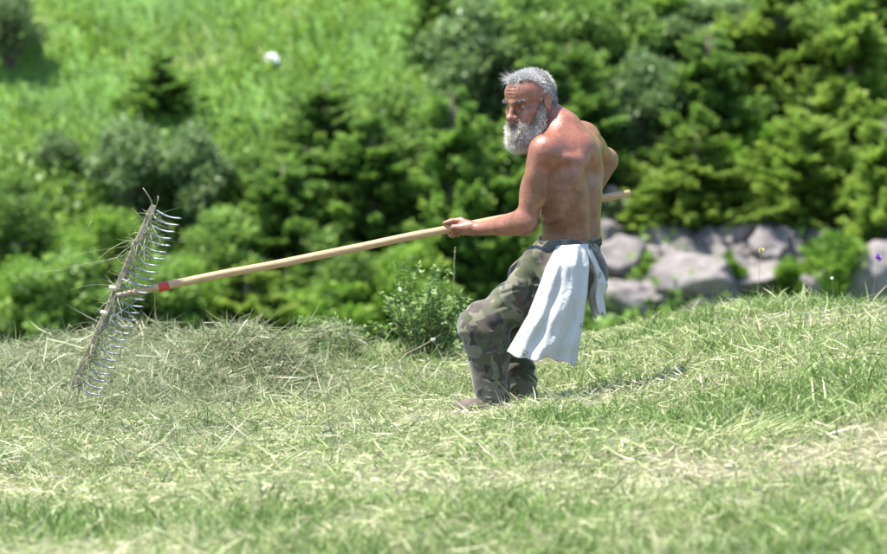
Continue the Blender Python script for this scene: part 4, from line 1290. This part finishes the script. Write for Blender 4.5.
# ------------------------------------------------------------------ plants on the near crest
leaf_near = leaf_mat('near_leaf', [(0.0, (.06, .11, .025)), (0.4, (.13, .22, .055)), (0.75, (.22, .33, .10)), (1.0, (.35, .43, .18))], 0.42, .4, 0.0)
stem_m = Mat('green_stem'); stem_m.setb(Roughness=.7)
stem_m.color(stem_m.ramp(stem_m.noise(stem_m.coord(1.0), 30), [(0.3, (.12, .15, .05)), (0.7, (.25, .22, .10))]))
def near_shrub(name, px, D, hpx, wpx, nst, leaf, seed, label, cat, per=46):
    r = np.random.default_rng(seed)
    base = near_at(px, D); s = K * D
    Hh, Wd_ = hpx * s, wpx * s
    e = empty(name, base)
    sp, C, Dv, Tn = [], [], [], []
    for i in range(nst):
        a = r.uniform(0, 6.283); rr = math.sqrt(r.random())
        top = base + np.array([math.cos(a) * rr * Wd_ * .5, math.sin(a) * rr * Wd_ * .5, Hh * (1.02 - .45 * rr * rr) * r.uniform(.6, 1.05)])
        b0 = base + np.array([math.cos(a) * rr * Wd_ * .16, math.sin(a) * rr * Wd_ * .16, -.01])
        mid = .5 * (b0 + top) + np.array([0, 0, Hh * .1]) + r.normal(size=3) * .012
        f = np.linspace(0, 1, 7)[:, None]
        path = (1 - f) ** 2 * b0 + 2 * f * (1 - f) * mid + f ** 2 * top
        sp.append(tube(path, np.linspace(.0028, .0010, 7), 5, cap=False))
        t = np.sort(r.uniform(.18, 1.0, per))
        c = np.stack([np.interp(t, f[:, 0], path[:, k]) for k in range(3)], 1)
        d = r.normal(size=(per, 3)); d[:, 2] = d[:, 2] * .5 + .25; d = norm(d)
        side = r.uniform(0, .045, (per, 1)) * (1.1 - t[:, None])
        C.append(c + d * side); Dv.append(d); Tn.append(np.clip(r.normal(.45, .2, per) + .2 * (t - .5), 0, 1))
    C = np.concatenate(C); Dv = np.concatenate(Dv); Tn = np.concatenate(Tn)
    L = r.uniform(.6, 1.3, len(C)) * leaf
    wv = norm(np.cross(Dv, r.normal(size=Dv.shape) * .5 + np.array([0, 0, 1.0])))
    link('stem', mesh_of('stem', sp), stem_m.m, e)
    o = link('foliage', mesh_of('foliage', [rhomb(C, Dv, wv, L, L * .55, Tn)], smooth=False), leaf_near, e)
    o['kind'] = 'stuff'
    tag(e, label, cat)
    return e
near_shrub('leafy_shrub', 425, 22.9, 102, 112, 50, .031, 51, 'sharp leafy green shrub on the crest, left of the man\'s knee', 'bush', 40)
near_shrub('low_shrub', 327, 22.9, 52, 88, 44, .026, 52, 'low round bush on the crest with hay lying over it', 'bush', 40)
def draped():
    r = np.random.default_rng(53)
    base = near_at(327, 22.85); n = 850
    a = r.uniform(0, 6.283, n); rr = np.sqrt(r.random(n))
    h = .19 * np.sqrt(np.clip(1.06 - rr ** 2, 0, 1)) * r.uniform(.75, 1.05, n)
    c = base + np.stack([np.cos(a) * rr * .20, np.sin(a) * rr * .20, h], 1)
    d0 = r.normal(size=(n, 3)); d0[:, 2] *= .4
    return ribbons(c, d0, r.uniform(.04, .14, n), r.uniform(.0016, .0034, n), r.normal(size=(n, 3)) * .35 + np.array([0, 0, -.45]), 4, curl=r.normal(size=(n, 3)) * .5, tint=np.clip(r.normal(.42, .18, n), 0, 1), rg=r)
o = link('draped_hay', mesh_of('draped_hay', [draped()]), hay_m)
tag(o, 'grey green hay lying over the low round bush', 'hay', kind='stuff')

def tuft(px, D, n, hpx, spread, seed, label, lean=(0, 0), tone=.3, wid=.005, m=None):
    r = np.random.default_rng(seed)
    base = near_at(px, D); s = K * D
    c = base + np.stack([r.normal(size=n) * spread * .35, r.normal(size=n) * spread * .35, np.full(n, -.01)], 1)
    d0 = np.stack([r.normal(size=n) * .35 + lean[0], r.normal(size=n) * .35 + lean[1], np.full(n, 1.0)], 1)
    bend = np.stack([r.normal(size=n) * .35 + lean[0] * .8, r.normal(size=n) * .3, -r.uniform(.1, .6, n)], 1)
    o = link('grass_tuft', mesh_of('grass_tuft', [ribbons(c, d0, r.uniform(.5, 1.15, n) * hpx * s, r.uniform(.6, 1.2, n) * wid, bend, 4, tint=np.clip(r.normal(tone, .14, n), 0, 1), rg=r)]), m or grass_m)
    tag(o, label, 'grass', 'longer grass tufts left standing on the near slope')
tuft(652, 22.3, 40, 30, .08, 1, 'dark green grass tuft on the crest right of the shirt', (-.2, 0), .15)
tuft(788, 22.6, 46, 36, .10, 2, 'long pale grass tuft on the crest below the cracked slab', (-.1, 0), .42)
tuft(745, 17.3, 150, 58, .22, 3, 'flattened pale grass clump on the right foreground slope', (.6, 0), .62, .006)
tuft(650, 18.0, 60, 32, .09, 4, 'dark green grass tuft in the foreground, below the man\'s shadow', (.1, 0), .12)
tuft(312, 21.0, 46, 26, .10, 5, 'green grass tuft between the hay heap and the man', (.3, 0), .2)
tuft(352, 21.4, 40, 28, .09, 6, 'green grass tuft left of the leafy shrub\'s foot', (.5, 0), .25)
tuft(500, 18.6, 46, 30, .12, 7, 'blurred grass tuft in front of the man\'s feet', (.05, 0), .4)
tuft(600, 20.6, 60, 26, .18, 8, 'dark grass tuft lying in the man\'s shadow', (.4, 0), .2)
tuft(862, 22.4, 40, 26, .10, 9, 'green grass tuft on the crest under the large pale boulder', (.1, 0), .3)

# single stalks and flowers on the crest
def stalk(name, label, cat, px, D, hpx, lean, rad, head=None, tint=.7, m=None):
    base = near_at(px, D); s = K * D
    f = np.linspace(0, 1, 9)
    path = base + np.stack([lean * s * f ** 1.6, 0 * f, hpx * s * f - .01], 1)
    e = empty(name, base)
    link('stem', mesh_of('stem', [tube(path, np.linspace(rad, rad * .5, 9), 5, tint=tint)]), m or hay_m, e)
    if head:
        kind, hm_, size = head
        r = np.random.default_rng(int(px)); n = 46
        d = norm(r.normal(size=(n, 3)) + np.array([0, 0, .3]))
        tip = path[-1]
        if kind == 'ball':
            link('flower_head', mesh_of('flower_head', [ribbons(np.repeat(tip[None], n, 0), d, np.full(n, size), np.full(n, size * .45), d * 0, 2, tint=np.full(n, .5), rg=r)]), hm_, e)
        else:
            t = r.uniform(.62, 1, n)
            c = np.stack([np.interp(t, f, path[:, k]) for k in range(3)], 1)
            link('seed_head', mesh_of('seed_head', [ribbons(c, norm(d * .6 + np.array([0, 0, 1.0])), np.full(n, size), np.full(n, size * .25), d * .1, 2, tint=r.uniform(.5, .9, n), rg=r)]), hm_, e)
    tag(e, label, cat)
fl = {}
for nm, c in (('purple', (.33, .16, .50)), ('white', (.8, .8, .76)), ('yellow', (.62, .52, .16))):
    f_m = Mat(nm + '_petal'); f_m.setb(Roughness=.6, Base_Color=(*c, 1)); fl[nm] = f_m.m
stalk('dry_stalk', 'dry brown seed stalk leaning right beside the hay', 'stalk', 244, 23.2, 46, 18, .0045, ('seed', hay_m, .02), .95)
stalk('flower', 'thin stalk with a yellow seed head above the cracked slab', 'flower', 757, 22.8, 66, 4, .0016, ('ball', fl['yellow'], .016), .6)
stalk('flower', 'purple flower on a thin stalk at the right edge', 'flower', 872, 22.9, 56, 6, .0015, ('ball', fl['purple'], .022), .3)
stalk('flower', 'small white flower left of the purple one', 'flower', 834, 22.9, 34, -2, .0014, ('ball', fl['white'], .010), .3)
stalk('grass_stalk', 'tall green seed stalk above the leafy shrub', 'stalk', 400, 22.9, 104, -6, .0016, ('seed', leaf_near, .022), .3)
stalk('grass_stalk', 'fine upright stalk behind the leafy shrub\'s right side', 'stalk', 452, 23.0, 112, 3, .0014, ('seed', hay_m, .012), .5)
stalk('flower', 'little white flower low in the leafy shrub', 'flower', 431, 22.5, 30, 2, .0014, ('ball', fl['white'], .013), .3)
